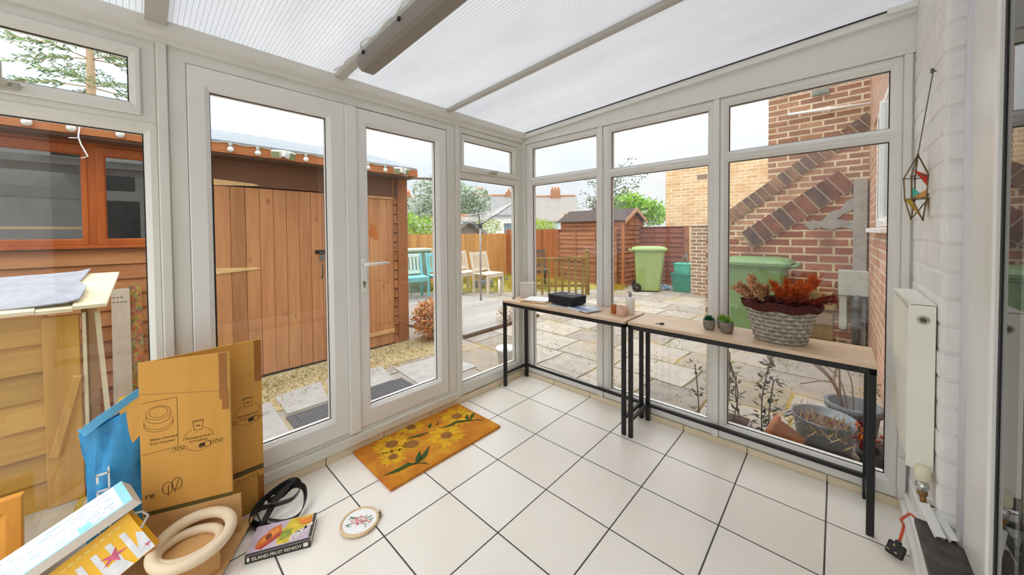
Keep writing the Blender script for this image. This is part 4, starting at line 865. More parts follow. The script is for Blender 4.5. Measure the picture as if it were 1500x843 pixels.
# ================================================================== OUTSIDE
# ------------------------------------------------------------------ big timber shed
M_board = wood('shed_boards', '#a76c45', '#c9935f', 'Z', 6, .7, .25, knots=5, board=.112, bax='Y')
M_lap = wood('shed_lap_boards', '#a3683c', '#c58a56', 'Y', 6, .7, .25, knots=4, board=.118, bax='Z')
M_shedtrim = wood('shed_trim', '#a5602e', '#c07a44', 'Y', 7, .6, .15); M_shedpost = wood('shed_post', '#8f5a36', '#a66d45', 'Z', 7, .65, .2)
M_win = wood('orange_window_wood', '#a04a12', '#bf6420', 'Z', 9, .4, .1); M_felt = mat('grey_roof_felt', '#8d9398', .9, var=.12, scale=20, bump=.2)
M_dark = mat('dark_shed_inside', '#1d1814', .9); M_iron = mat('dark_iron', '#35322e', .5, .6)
sh = thing('timber_shed', 'large brown timber shed with boarded doors facing the conservatory', 'shed', (-3.1, -2.2, G))
XF = -2.05; rng = random.Random(21)
b = MB()
def vboards(b, y0, y1, z0, z1, x=XF, w=.112):
    y = y0
    while y < y1-.01:
        e = min(y+w, y1); b.box(x-.018, y+.0015, z0+rng.uniform(0, .008), x, e-.0015, z1, .003); y = e
vboards(b, -1.985, -1.875, G, 1.97); vboards(b, -.925, -.90, G, 1.97)
b.build('upright_boards', M_board, sh)
b = MB(); colb = MB(); gab = MB()
for z in [i*.118+G for i in range(18)]:
    zt = min(z+.116, 1.98)
    b.prism([(XF-.02, 0, z), (XF+.008, 0, z), (XF-.004, 0, zt), (XF-.02, 0, zt)], (0, .001, 0)) if False else None
    segs = [(-5.2, -1.985)] if zt < 1.19 or z > 1.93 else [(-5.2, -3.45)]
    for a, e in segs: b.prism([(XF-.03, a, z), (XF-.002, a, z), (XF-.016, a, zt), (XF-.03, a, zt)], (0, e-a, 0))
    colb.prism([(XF-.045, -.135, z), (XF-.02, -.135, z), (XF-.03, -.135, zt-.012), (XF-.045, -.135, zt-.012)], (0, .07, 0))
    # gable end of the shed
    gab.prism([(XF, .035, z), (XF, .062, z), (XF, .05, zt), (XF, .035, zt)], (-2.1, 0, 0))
b.build('lap_boards', M_lap, sh); colb.build('lap_column', M_lap, sh); gab.build('gable_boards', M_lap, sh)
b = MB(); b.box(XF-.05, -.07, G, XF+.006, .066, 1.98, .004); b.box(XF-.05, -1.0+.055, G, XF+.004, -.925, 1.97, .004); b.box(XF-.05, -.138, G, XF-.004, -.125, 1.97)
b.build('corner_post', M_shedpost, sh)
b = MB(); b.box(XF-.06, -1.99, 1.72, XF-.012, .06, 1.985); b.build('header_board', wood('dark_header', '#6b4529', '#80563a', 'Y', 6), sh)
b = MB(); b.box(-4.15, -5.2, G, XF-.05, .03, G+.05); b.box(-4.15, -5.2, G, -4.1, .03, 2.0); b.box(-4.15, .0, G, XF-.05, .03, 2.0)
b.prism([(-4.15, .01, 2.0), (XF-.03, .01, 2.0), (-3.1, .01, 2.40)], (0, .04, 0)); b.build('inside_walls', M_dark, sh); b = MB(); b.box(XF-.9, -5.2, G, XF-.88, .0, 1.95); b.build('added_reflection_panel', mat('grey_reflection_tone', '#8b9294', .9, var=.3, scale=3), sh)  # grey panel added behind the panes, its colour stands in for reflections
def shed_door(y0, y1, z1, hinge_side, hz, latch):
    r = MB(); vboards(r, y0, y1, -.115, z1, XF+.012); d = r.build('door', M_board, sh)
    for z in hz:
        r = MB(); a = y0 if hinge_side < 0 else y1; e = a-hinge_side*.34
        F = Face((XF+.013, a, z), (0, e-a, 0), (0, 0, .05)); P_ = [(0, -.55), (.12, -.5), (.85, -.22), (1, 0), (.85, .22), (.12, .5), (0, .55)]
        r.prism([F.p(u, v, 0) for u, v in P_], (.005, 0, 0)); 
        for u in (.1, .4, .7): r.obox((XF+.019, a+(e-a)*u, z), (.004, .012, .012), None, .002)
        r.build('strap_hinge', mat('pale_hinge', '#dcb87e', .5, var=.15), d)
    if latch:
        r = MB(); y, z = latch; r.box(XF+.012, y-.06, z-.02, XF+.018, y+.07, z+.02, .002); r.box(XF+.018, y-.02, z-.03, XF+.03, y+.03, z-.005, .003); r.build('hasp', M_iron, d)
        r = MB(); r.box(XF+.022, y-.022, z-.085, XF+.044, y+.022, z-.035, .005); r.tube([(XF+.033, y-.014, z-.036), (XF+.033, y-.014, z-.012), (XF+.033, y, z-.004), (XF+.033, y+.014, z-.012), (XF+.033, y+.014, z-.036)], .004, 8); r.build('padlock', mat('padlock_grey', '#6f7674', .4, .6), d)
        r = MB(); r.tube([(XF+.014, y+.005, z-.14), (XF+.045, y+.005, z-.15), (XF+.045, y+.005, z-.25), (XF+.02, y+.005, z-.275), (XF+.016, y+.005, z-.29)], .006, 8); r.build('pull_handle', M_iron, d)
    return d
shed_door(-1.868, -.948, 1.705, -1, (1.735, .935), (-.99, 1.07))
dd = shed_door(-.895, -.145, 1.70, 1, (), None)
for za, zb2 in ((1.69, 1.715), (.02, .065)): b = MB(); b.box(XF+.012, -.885, za, XF+.03, -.15, zb2, .003); b.build('door_batten', mat('pale_batten', '#c49a68', .6, var=.2), dd)
q = MB(); F = Face((XF+.0125, -.40, 1.28), (0, .1, 0), (0, 0, .2)); r_ = random.Random(3)
F.poly(q, [((.35+.35*r_.random())*math.cos(2*PI*k/28), (.28+.4*r_.random())*math.sin(2*PI*k/28)) for k in range(28)], .0012)
q.build('rust_stain', mat('rust_stain', '#b5641e', .8, var=.15), dd)
# two casement windows in the shed
PS = lambda u, v, d: (XF+d, u, v)
def casement(u0, u1, gu0, gu1):
    b = MB(); b.ring(PS, (u0, u1, 1.19, 1.93), (gu0, gu1, 1.238, 1.862), .016, -.04, .008, .012); w_ = b.build('window_casement', M_win, sh); pane(w_, PS, (gu0, gu1, 1.238, 1.862), -.015, m=M_glass2)
casement(-3.42, -2.590, -3.37, -2.622); casement(-2.552, -1.985, -2.500, -2.035)
b = MB(); b.box(XF-.04, -2.592, 1.17, XF+.006, -2.55, 1.95); b.box(XF-.04, -3.45, 1.165, XF+.03, -1.985, 1.19, .003); b.box(XF-.05, -3.46, 1.93, XF-.0, -1.98, 1.985); b.build('window_surround', M_win, sh)
b = MB(); b.box(XF-.2, -3.4, 1.31, XF-.12, -2.62, 1.33); b.build('inside_shelf', mat('pale_shelf', '#d1a25c', .6), sh)
# roof
b = MB(); xr, zr, xe, ze = -3.1, 2.455, -1.845, 2.078; t_ = .02
for s_ in (1, -1):
    xe_ = xr+s_*(xe-xr); b.prism([(xr, -5.4, zr), (xe_, -5.4, ze), (xe_, -5.4, ze-t_), (xr, -5.4, zr-t_)], (0, 5.49, 0))
b.build('roof_felt', M_felt, sh)
b = MB(); b.box(xe-.022, -5.4, 1.972, xe-.002, .075, 2.066, .003); b.box(xe-.20, .075, 1.965, xe+.01, .093, 2.06, .003)
for s_ in (1, -1):
    xe_ = xr+s_*(xe-xr); b.prism([(xr, .072, zr-.02), (xe_, .072, ze-.02), (xe_, .072, ze-.12), (xr, .072, zr-.12)], (0, .018, 0))
b.build('fascia_board', M_shedtrim, sh)
b = MB(); b.box(XF-.01, -5.3, 1.955, xe-.02, .09, 1.97); b.build('soffit', wood('soffit_wood', '#57402f', '#6b5140', 'Y', 5), sh)
b = MB(); b.bar((-1.9, .0, 1.955), (-1.62, .33, 1.95), .05, .02, bev=.003); b.build('eave_bracket', wood('grey_eave', '#655345', '#7a6654', 'Y', 5), sh)
# lights on the fascia
sl_ = thing('string_lights', 'string of clear festoon bulbs along the shed fascia', 'string lights', (-1.83, -1.5, 2.02)); M_bulb = mat('frosted_bulb', '#e6e8e4', .15, var=.03); M_sock = mat('grey_socket', '#9a9b98', .5)
ys = [-3.02, -2.822, -2.640, -2.415, -2.2, -1.773, -1.576, -1.181, -.98, -.76, -.55, -.344]
b = MB(); b.tube([(-1.838, -3.3+.03*k, 2.058+.006*math.sin(k*.9)) for k in range(112)], .0035, 6); b.build('cable', mat('clear_cable', '#b6a98f', .5), sl_)
for y in ys:
    b = MB(); b.lathe([(0, 0), (.012, 0), (.014, .01), (.014, .035), (0, .037)], (-1.828, y, 2.022), 12); s_ = b.build('socket', M_sock, sl_)
    b = MB(); b.ball((-1.828, y, 2.003), .0245, 14, 9); b.build('bulb', M_bulb, s_)
def flood(y, lab):
    t = thing('floodlight', lab, 'light', (-1.83, y, 2.02), group='twin floodlights on the shed fascia')
    b = MB(); b.box(-1.846, y-.03, 2.0, -1.82, y+.03, 2.06, .006); b.build('housing', M_white, t)
    for s_ in (-1, 1):
        R = Matrix.Rotation(s_*.55, 3, 'Z')@Matrix.Rotation(.35, 3, 'Y'); b = MB(); b.obox((-1.80, y+s_*.058, 2.012), (.05, .075, .07), R, .008); h = b.build('lamp_head', mat('silver_lamp', '#c9ccc6', .3, .3), t)
        b = MB(); c = Vector((-1.80, y+s_*.058, 2.012)); b.obox(c+R@Vector((.026, 0, 0)), (.004, .062, .056), R, .002); b.build('lamp_lens', mat('greenish_lens', '#8d9468', .15), h)
flood(-1.381, 'silver twin floodlight on the shed fascia above the padlocked door'); flood(-.152, 'silver twin floodlight at the corner end of the shed fascia')
b = MB(); b.tube([(-1.82, -2.60, 2.05), (-1.818, -2.61, 1.95), (-1.81, -2.60, 1.9), (-1.82, -2.57, 1.82), (-1.81, -2.60, 1.80)], .004, 6); b.tube([(-1.82, -2.61, 1.94), (-1.80, -2.65, 1.93)], .003, 6)
tag(b.build('loose_cable', M_white), 'loose white cable end dangling from the shed fascia by the windows', 'cable')
b = MB(); b.box(-3.13, -.30, 2.44, -3.07, -.24, 2.50, .005); b.lathe([(.05, 2.5), (.08, 2.53), (.05, 2.56), (.02, 2.57), (.05, 2.60), (.08, 2.63), (.03, 2.66), (0, 2.67)], (-3.1, -.27, 0), 16)
tag(b.build('roof_vent', mat('grey_vent_cowl', '#8b9493', .4, .4)), 'grey vent cowl standing on the shed roof ridge', 'vent')
# planks leaning on the shed
M_greyplank = wood('weathered_plank', '#b3a28c', '#cbbca6', 'Z', 8, .7, .15, knots=4)
b = MB(); b.prism([(-1.86, -2.49, G), (-1.835, -2.49, G), (-1.985, -2.49, .85), (-2.01, -2.49, .85)], (0, .095, 0)); pl_ = tag(b.build('plank', M_greyplank), 'pale weathered plank leaning on the shed wall', 'plank')
b = MB()
for j, (n_, z) in enumerate(((3, .79), (4, .755))):
    for k in range(n_): b.obox((-1.96-.154*(z-.85)/1+.0035+.0, -2.477+.02*k, z), (.002, .013, .006), Matrix.Rotation(.15, 3, 'Y'))
b.build('lettering', M_ink, pl_)
q = NT('chipboard'); vo = q.n('ShaderNodeTexVoronoi'); q.l(q.mapping(q.obj(), (1, 1, .6)), vo.inputs[0]); vo.inputs['Scale'].default_value = 70; q.bsdf(q.mix(.55, lin('#9a7442'), vo.outputs['Color'], 'OVERLAY'), .8)
b = MB(); b.prism([(-1.88, -2.40, G), (-1.866, -2.40, G), (-2.012, -2.40, .872), (-2.026, -2.40, .872)], (0, .07, 0)); tag(b.build('chipboard_strip', q.m), 'narrow chipboard strip leaning on the shed beside the plank', 'board')
# ------------------------------------------------------------------ log store close to the window
ls = thing('log_store', 'yellow pine log store with felted board roof outside the left window', 'log store', (-1.1, -3.2, G))
M_yel = wood('yellow_pine', '#a87a28', '#d6a74e', 'Y', 5, .6, .2, knots=4, board=.142, bax='Z'); M_yel2 = wood('yellow_pine_upright', '#ad7a28', '#d4a248', 'Z', 5, .6, .2, knots=4); M_pale = wood('pale_roof_board', '#d4c49c', '#e6dcbd', 'Y', 6, .65, .1)
b = MB()
for i in range(7):
    z = G+.0+i*.142; b.prism([(-.955, -4.3, z), (-.925, -4.3, z), (-.94, -4.3, z+.14), (-.955, -4.3, z+.14)], (0, 1.63, 0))
b.build('front_boards', M_yel, ls)
b = MB(); b.box(-.935, -2.685, G, -.905, -2.565, .845, .004); b.box(-.93, -2.94, G, -.912, -2.90, .85, .003); b.build('upright', M_yel2, ls)
b = MB(); b.bar((-.905, -2.585, -.05), (-.905, -2.67, .0), .02, .02) if False else None; b.bar((-.9, -2.575, .52), (-.9, -2.66, .12), .03, .016, (1, 0, 0), .003); b.build('brace', M_yel2, ls)
b = MB(); b.box(-1.5, -2.56, G, -.945, -2.535, .86); b.build('side_panel', wood('brown_side_panel', '#8a6a44', '#a3815a', 'Z', 6), ls)
b = MB(); b.box(-.935, -2.556, G, -.91, -2.543, .85, .002); b.bar((-.94, -2.505, .845), (-.95, -2.46, -.1), .014, .02, bev=.002); b.build('edge_strip', M_pale, ls)
b = MB()
for k in range(15):
    y1 = -2.465-.118*k; y0 = y1-.116; zf = .866+(.010, 0, .006)[k % 3]; zb = 1.0+(.006, .0, .004)[k % 3]; xf = -.86-(.0, .012, .004)[k % 3]
    b.prism([(xf, y0, zf), (-1.38, y0-.02, zb), (-1.38, y1-.02+(0 if k else .055), zb), (xf, y1, zf)], (0, 0, .018))
b.build('roof_boards', M_pale, ls)
b = MB(); f_ = [(-.905, .906), (-1.05, .958), (-1.2, .985), (-1.375, 1.033)]
ys_ = [-4.3, -3.2, -2.9, -2.7, -2.6, -2.56]; vs = []
for y in ys_:
    for j_, (x, z) in enumerate(f_): vs.append((x+.01*math.sin(9*y+j_), y+(.02*math.sin(j_*2.3) if y == ys_[-1] else 0), z+.008*math.sin(7*y+2*j_)+(.012 if y == ys_[-1] else 0)))
n4 = len(f_); vs2 = [(x, y, z+.006) for x, y, z in vs]; fs = []
for off_, rev in ((0, 1), (len(vs), 0)):
    for i_ in range(len(ys_)-1):
        for j_ in range(n4-1):
            q4 = (off_+i_*n4+j_, off_+i_*n4+j_+1, off_+(i_+1)*n4+j_+1, off_+(i_+1)*n4+j_); fs.append(q4[::-1] if rev else q4)
for i_ in range(len(ys_)-1): fs.append((i_*n4, (i_+1)*n4, len(vs)+(i_+1)*n4, len(vs)+i_*n4)); fs.append((i_*n4+n4-1, len(vs)+i_*n4+n4-1, len(vs)+(i_+1)*n4+n4-1, (i_+1)*n4+n4-1))
for j_ in range(n4-1): e_ = (len(ys_)-1)*n4; fs.append((e_+j_, e_+j_+1, len(vs)+e_+j_+1, len(vs)+e_+j_))
b.smooth = False; b.add(vs+vs2, fs); b.build('roof_felt', mat('pale_grey_felt', '#9c9da4', .9, var=.14, scale=14, bump=.4), ls)
# ------------------------------------------------------------------ door step mat, gravel, edge
b = MB(); b.box(-1.02, -1.60, G, -.725, -.63, G+.014, .004)
for k in range(46):
    y = -1.585+k*.0205; b.box(-1.008, y, G+.014, -.737, y+.012, G+.018)
tag(b.build('rubber_doormat', mat('grey_rubber_mat', '#57565a', .8, var=.2, scale=50)), 'ribbed dark grey rubber doormat outside the double doors', 'doormat')
b = MB(); b.prism([(XF, -2.4, G-.02), (-1.22, -2.4, G-.02), (-1.16, -1.4, G-.02), (-1.42, -.5, G-.02), (-1.3, .4, G-.02), (XF, .7, G-.02)], (0, 0, .026)); tag(b.build('gravel_bed', mat('tan_soil', '#a8966c', .95, var=.35, scale=22, bump=.3)), 'tan gravel bed along the foot of the shed', 'ground', kind='structure')
rng = random.Random(31)
b = MB()
for k in range(5200):
    x = -2.02+abs(rng.gauss(0, .33)); y = rng.uniform(-2.4, .35)
    if x > -1.12: continue
    s_ = rng.uniform(.006, .016); z = G+s_*.3; b.m(rng.randrange(4))
    a = rng.uniform(0, 6); p = [Vector((x+s_*math.cos(a+2*PI*i/5)*rng.uniform(.7, 1.1), y+s_*math.sin(a+2*PI*i/5), z-.004)) for i in range(5)]; tp2 = Vector((x, y, z+s_*.5))
    b.add(p+[tp2], [(i, (i+1) % 5, 5) for i in range(5)])
tag(b.build('gravel', [mat('gravel_buff', '#b3a283', .9), mat('gravel_grey', '#928a7e', .9), mat('gravel_tan', '#a08a5e', .9), mat('gravel_pale', '#cdc3b0', .9)]), 'loose buff gravel along the foot of the shed', 'gravel', kind='stuff')
def slabs(name, pts, c, lab):
    b = MB(); b.prism([(x, y, G-.01) for x, y in pts], (0, 0, .022)); return tag(b.build(name, c), lab, 'paving slab', 'paving slabs outside the doors', None)
M_ps = mat('pale_paving_slab', '#a8a5a0', .8, var=.15, scale=9, bump=.25)
slabs('paving_slab', [(-.72, -2.15), (-.72, -1.64), (-1.40, -1.62), (-1.42, -2.0)], M_ps, 'grey paving slab left of the rubber doormat')
slabs('paving_slab', [(-1.05, -1.25), (-1.04, -.70), (-1.45, -.62), (-1.52, -1.14)], M_ps, 'grey paving slab between the doormat and the shed doors')
slabs('paving_slab', [(-1.06, -1.58), (-1.06, -1.28), (-1.52, -1.19), (-1.47, -1.57)], M_ps, 'grey paving slab behind the doormat near the padlocked door')
slabs('paving_slab', [(-.72, -.60), (-.70, .05), (-1.25, .02), (-1.30, -.55)], M_ps, 'grey paving slab right of the doormat end')
def tuft(b, x, y, z, n, h, sp, rng, w=.006):
    for _ in range(n):
        a = rng.uniform(0, 2*PI); d = Vector((math.cos(a)*sp, math.sin(a)*sp, 1)).normalized()
        b.leaf((x+rng.gauss(0, sp*.06), y+rng.gauss(0, sp*.06), z), d+Vector((rng.gauss(0, .2), rng.gauss(0, .2), 0)), w, h*rng.uniform(.5, 1.1), (rng.uniform(-1, 1), rng.uniform(-1, 1), 0))
b = MB(); rng = random.Random(5)
for k in range(150):
    x = -1.95+abs(rng.gauss(0, .3)); y = rng.uniform(-2.2, .2); b.m(rng.randrange(2)); tuft(b, x, y, G, 9, .05, .9, rng, .007)
for k in range(330):
    x = rng.uniform(-1.5, 2.1); y = rng.uniform(.5, 4.5)
    if (x > .4 and y > 2.7) or (x > -1.45 and x < -1.6): continue

    if rng.random() < .6: x = round(x/.55)*.55+rng.gauss(0, .03)
    b.m(rng.randrange(2)); tuft(b, x, y, G, 7, .035, 1.2, rng, .007)
M_wg, M_wy = leafmat('weed_green', '#7d8a3a'), leafmat('weed_straw', '#b79a48')
tag(b.build('weeds', [M_wg, M_wy]), 'small weeds growing in the gravel and paving joints', 'weeds', kind='stuff')
def drybush(c, r, n, size, mats, name, lab, cat='plant', stems=14, h=.3):
    t = thing(name, lab, cat, (c[0], c[1], G)); b = MB(); rg = random.Random(int(abs(c[0]*1000)))
    for k in range(stems):
        a = rg.uniform(0, 2*PI); b.tube([(c[0], c[1], G), (c[0]+r[0]*.5*math.cos(a), c[1]+r[1]*.5*math.sin(a), G+h*.6), (c[0]+r[0]*.8*math.cos(a), c[1]+r[1]*.8*math.sin(a), G+h*rg.uniform(.6, 1.1))], .003, 5)
    b.build('stems', mat('dry_stem', '#7a5b36', .9), t); b = MB(); b.cloud((c[0], c[1], G+h*.55), (r[0], r[1], h*.55), n, size, rg, .1, len(mats)); b.build('foliage', mats, t); return t
drybush((-1.86, .36), (.26, .34), 2200, .05, [leafmat('rust_leaf', '#c98a4c'), leafmat('straw_leaf', '#d3b071'), leafmat('pink_leaf', '#c9895f')], 'dry_bush', 'rusty dry bush at the corner of the shed', h=.52)
drybush((-1.66, 1.55), (.12, .25), 300, .03, [leafmat('rust_leaf2', '#9a5f28'), leafmat('straw_leaf2', '#c39a4a')], 'dry_bush', 'low dry straw clump at the terrace edge beneath the corner table', h=.28)
# terrace step of grey decking stone
b = MB(); b.prism([(-1.57, .62, G-.05), (-1.60, 2.2, G-.05), (-2.3, 2.9, G-.05), (-6.0, 2.0, G-.05), (-6.0, -.2, G-.05), (-2.2, .5, G-.05)], (0, 0, .09))
M_ter = wood('grey_terrace', '#8f8a84', '#aaa59e', 'Y', 4, .8, .2); tag(b.build('terrace', M_ter), 'weathered grey raised terrace around the rotary dryer', 'terrace', kind='structure')
b = MB(); b.bar((-1.565, .60, G-.0), (-1.595, 2.21, G), .05, .08); tag(b.build('trim_10', mat('brown_edge', '#5d4630', .9)), 'brown timber edge of the terrace', 'edging', kind='structure')
ZT = G+.04
# white pot by the corner
t = thing('plant_pot', 'tall white plastic plant pot outside by the corner post', 'pot', (-.44, .22, G))
b = MB(); b.lathe([(0, .0), (.070, 0), (.095, .20), (.101, .20), (.103, .225), (.096, .225), (.088, .18), (0, .17)], (-.44, .22, G), 26); b.build('pot', mat('white_pot_plastic', '#e8eaee', .35, var=.02), t)
b = MB(); b.lathe([(0, .175), (.086, .178)], (-.44, .22, G), 20); b.build('soil', mat('dry_soil', '#5b4a3a', .95, var=.3, scale=40), t)
# ------------------------------------------------------------------ chairs, rotary dryer
def slatchair(x, y, rz, m_b, m_s, lab, grp='slatted wooden garden chairs', w=.52):
    t = thing('garden_chair', lab, 'chair', (x, y, ZT), rz, grp)     # local: seat faces +x
    D = .46
    for sx in (0, 1):
        for sy in (-1, 1):
            b = MB(); xx = -D/2 if not sx else D/2
            if sx: b.box(xx-.045, sy*w/2-.022, 0, xx, sy*w/2+.022, .42, .004)
            else: b.prism([(xx, sy*w/2-.022, 0), (xx+.045, sy*w/2-.022, 0), (xx+.045, sy*w/2-.022, .45), (xx-.07, sy*w/2-.022, .93), (xx-.105, sy*w/2-.022, .93), (xx-.0, sy*w/2-.022, .45)], (0, .044, 0))
            b.build('leg', m_s, t, True)
    b = MB()
    for k in range(5): b.box(-D/2+.02+k*.088, -w/2-.03, .425, -D/2+.098+k*.088, w/2+.03, .45, .003)
    b.box(D/2-.03, -w/2, .36, D/2-.008, w/2, .425); b.box(-D/2+.01, -w/2, .36, -D/2+.03, w/2, .425); b.build('seat', m_s, t, True)
    b = MB()
    for zz, dx in ((.88, -.085), (.52, -.02)): b.obox((-D/2+dx, 0, zz), (.025, w-.03, .075), Matrix.Rotation(-.22, 3, 'Y'), .004)
    for k in range(6):
        yy = -w/2+.065+k*(w-.13)/5; b.bar((-D/2-.015, yy, .52), (-D/2-.08, yy, .87), .045, .014, (1, 0, 0))
    b.build('backrest', m_b, t, True); return t
M_tq = mat('turquoise_paint', '#7cc3c6', .6, var=.1); M_ptq = mat('pale_turquoise_paint', '#c9dcd4', .65, var=.08); M_tan = wood('bleached_chair_wood', '#c9bba6', '#ddd3c3', 'Z', 8, .7)
slatchair(-4.50, 1.63, -.25, M_ptq, M_tq, 'pale backed turquoise garden chair next to the shed corner')
slatchair(-4.36, 2.30, -.2, M_tq, M_tq, 'turquoise garden chair second from the shed corner')
slatchair(-4.45, 3.0, .0, M_tan, M_tan, 'bleached wooden garden chair left of the rotary dryer pole')
slatchair(-3.80, 3.16, .1, M_tan, M_tan, 'bleached wooden garden chair right behind the rotary dryer pole')
t = thing('garden_bin', 'grey green lidded garden bin standing behind the turquoise chairs', 'bin', (-5.2, 2.15, G)); b = MB(); b.prism([(-5.4, 1.87, G), (-5.02, 1.87, G), (-5.02, 2.43, G), (-5.4, 2.43, G)], (0, 0, .98)); b.build('body', mat('grey_green_bin', '#8fa08c', .6), t); b = MB(); b.box(-5.44, 1.83, G+.98, -4.98, 2.47, G+1.05, .02); b.build('lid', mat('pale_green_lid', '#b9c7b2', .5), t)
rd = thing('rotary_dryer', 'grey rotary clothes dryer with folded up arms and lines', 'clothes dryer', (-3.205, 2.385, ZT)); M_alu = mat('grey_aluminium', '#8d9093', .4, .7); M_pole = mat('galvanised_pole', '#a8a39d', .5, .4)
b = MB(); b.tube([(-3.205, 2.385, ZT), (-3.205, 2.385, 1.62)], .02, 12); b.build('pole', M_pole, rd)
b = MB(); b.lathe([(0, 1.36), (.04, 1.36), (.045, 1.42), (.03, 1.46), (0, 1.46)], (-3.205, 2.385, 0), 12); b.build('hub', mat('dark_hub', '#4a4d50', .5), rd)
tips = []
for k in range(4):
    a = .80+k*PI/2; tip = Vector((-3.205+.78*math.cos(a), 2.385+.78*math.sin(a), (1.93, 1.66, 1.60, 1.62)[k])); tips.append(tip)
    b = MB(); b.tube([(-3.205, 2.385, 1.42), tip], .014, 8); b.build('arm', M_alu, rd)
b = MB()
for f in (.5, .65, .8, .95):
    for k in range(4):
        p, q_ = Vector((-3.205, 2.385, 1.42)).lerp(tips[k], f), Vector((-3.205, 2.385, 1.42)).lerp(tips[(k+1) % 4], f); b.tube([p, (p+q_)/2+Vector((0, 0, -.04*f)), q_], .006, 5)
b.build('washing_line', mat('white_line', '#d8d8d4', .6), rd)
t = thing('potted_shrub', 'dark green shrub in a blue grey trough beside the bleached chairs', 'plant', (-4.55, 3.7, G)); b = MB(); b.box(-4.75, 3.5, G, -4.4, 3.9, G+.2, .02); b.build('trough', mat('blue_grey_trough', '#7c8894', .6), t); b = MB(); b.cloud((-4.55, 3.7, G+.38), (.2, .24, .22), 260, .06, random.Random(3), .1); b.build('foliage', leafmat('deep_green', '#46603a'), t)
t = thing('plant_stand', 'low white metal stand with dark slatted top near the fence', 'stand', (-3.28, 3.42, G))
b = MB(); 
for k in range(5): b.bar((-3.50+.11*k, 3.28+.09*k, .235), (-3.40+.11*k, 3.15+.09*k, .235), .05, .015)
b.build('top', mat('dark_slats', '#46484c', .6), t)
for dx, dy in ((-.22, -.17), (.22, .19), (-.12, -.3), (.32, .06)):
    b = MB(); b.tube([(-3.28+dx, 3.42+dy-.02, G), (-3.28+dx, 3.42+dy-.02, .235)], .014, 8); b.build('leg', M_white, t)
# ------------------------------------------------------------------ lawn, fences
b = MB(); b.prism([(-6.0, -4, G), (-4.75, -1, G), (-4.4, 2.9, G), (-3.0, 4.3, G), (-2.2, 5.4, G), (-2.1, 6.2, G), (-6.2, 6.2, G)], (0, 0, .012)); tag(b.build('lawn', mat('rough_lawn', '#9c9347', .95, var=.3, scale=5)), 'rough yellow green lawn in front of the rear fence', 'lawn', kind='structure')
b = MB(); rng = random.Random(77)
for k in range(420):
    x, y = rng.uniform(-5.8, -3.0), rng.uniform(1, 5.85)
    if x > -4.6+max(0, (y-2.6))*.85: continue
    b.m(rng.randrange(3)); tuft(b, x, y, G, 10, rng.uniform(.12, .34) if x < -5 or y > 3.4 else .1, .8, rng, .014)
for k in range(40):
    b.m(rng.randrange(3)); tuft(b, rng.uniform(-2.15, -1.75), rng.uniform(5.3, 6.0), G, 12, .12, .9, rng, .014)
tag(b.build('grass', [M_wg, M_wy, leafmat('yellow_grass', '#c2ab3e')]), 'long yellow green grass and weeds at the foot of the fences', 'grass', kind='stuff')
def fence(name, a, e, z1, m, lab, w=.10, z0=G, post=True, cat='fence'):
    t = thing(name, lab, cat, ((a[0]+e[0])/2, (a[1]+e[1])/2, z0)); a, e = Vector((*a, 0)), Vector((*e, 0)); d = e-a; L = d.length; d.normalize(); n_ = Vector((-d.y, d.x, 0)); rg = random.Random(int(L*100)); b = MB(); k = 0
    while k*w < L:
        p = a+d*(k*w+w/2); b.obox(p+n_*(.008 if k % 2 else -.004)+Vector((0, 0, (z0+z1)/2+rg.uniform(-.006, .006))), (w*1.06, .014, z1-z0), Matrix((d, n_, Vector((0, 0, 1)))).transposed()); k += 1
    b.build('boards', m, t)
    b = MB()
    for z in (z0+.25, z1-.2): b.bar(a+n_*.04+Vector((0, 0, z)), e+n_*.04+Vector((0, 0, z)), .04, .07)
    b.build('rail', m, t)
    if post:
        k = 0.0
        while k <= L: 
            b = MB(); p = a+d*k+n_*.06; b.box(p.x-.045, p.y-.045, z0, p.x+.045, p.y+.045, z1+.02, .006); b.build('post', m, t); k += 1.83
    return t
fence('rear_fence', (-6.0, -1.5), (-6.0, 6.05), 1.245, wood('orange_fence_boards', '#c2894b', '#dcab6c', 'Z', 4, .75, .2, board=.1, bax='Y'), 'orange brown close boarded fence behind the garden chairs')
fence('back_fence', (-6.0, 6.08), (-3.88, 6.08), 1.36, wood('red_fence_boards', '#8f5028', '#b06c3a', 'Z', 4, .75, .2, board=.1, bax='X'), 'reddish brown close boarded fence next to the small shed')
fence('neighbour_fence', (-10.2, 3.2), (-10.2, 8.6), 1.48, wood('tan_fence_boards', '#a87a4c', '#c0946a', 'Z', 4, .75, .2, board=.1, bax='Y'), 'taller tan fence beyond the orange fence', z0=-.4)
def lapfence(name, a, e, z1, lab, m):
    t = thing(name, lab, 'fence panel', ((a[0]+e[0])/2, (a[1]+e[1])/2, G)); L = e[0]-a[0]; b = MB(); n_ = 12; h = (z1-G)/n_
    for k in range(n_): z = G+k*h; b.prism([(a[0], a[1]+.012, z-.012), (a[0], a[1]-.026, z-.012), (a[0], a[1]+.004, z+h+.012), (a[0], a[1]+.012, z+h+.012)], (L, e[1]-a[1], .010*(-1)**k))
    b.build('lap_boards', m, t); b = MB()
    for f in (0.01, .33, .66, .985): p = Vector((*a, 0)).lerp(Vector((*e, 0)), f); b.box(p.x-.02, p.y-.045, G, p.x+.02, p.y-.020, z1, .003)
    b.box(a[0], min(a[1], e[1])-.03, z1, e[0], max(a[1], e[1])+.02, z1+.02, .003); b.build('batten', m, t)
M_lapred = wood('red_lap_fence', '#6f3a20', '#b37a55', 'X', 5, .75, .3, board=.125, bax='Z')
lapfence('lap_fence', (-3.86, 6.02), (-2.04, 6.02), 1.32, 'brown lap fence panel in front of the small shed', M_lapred)
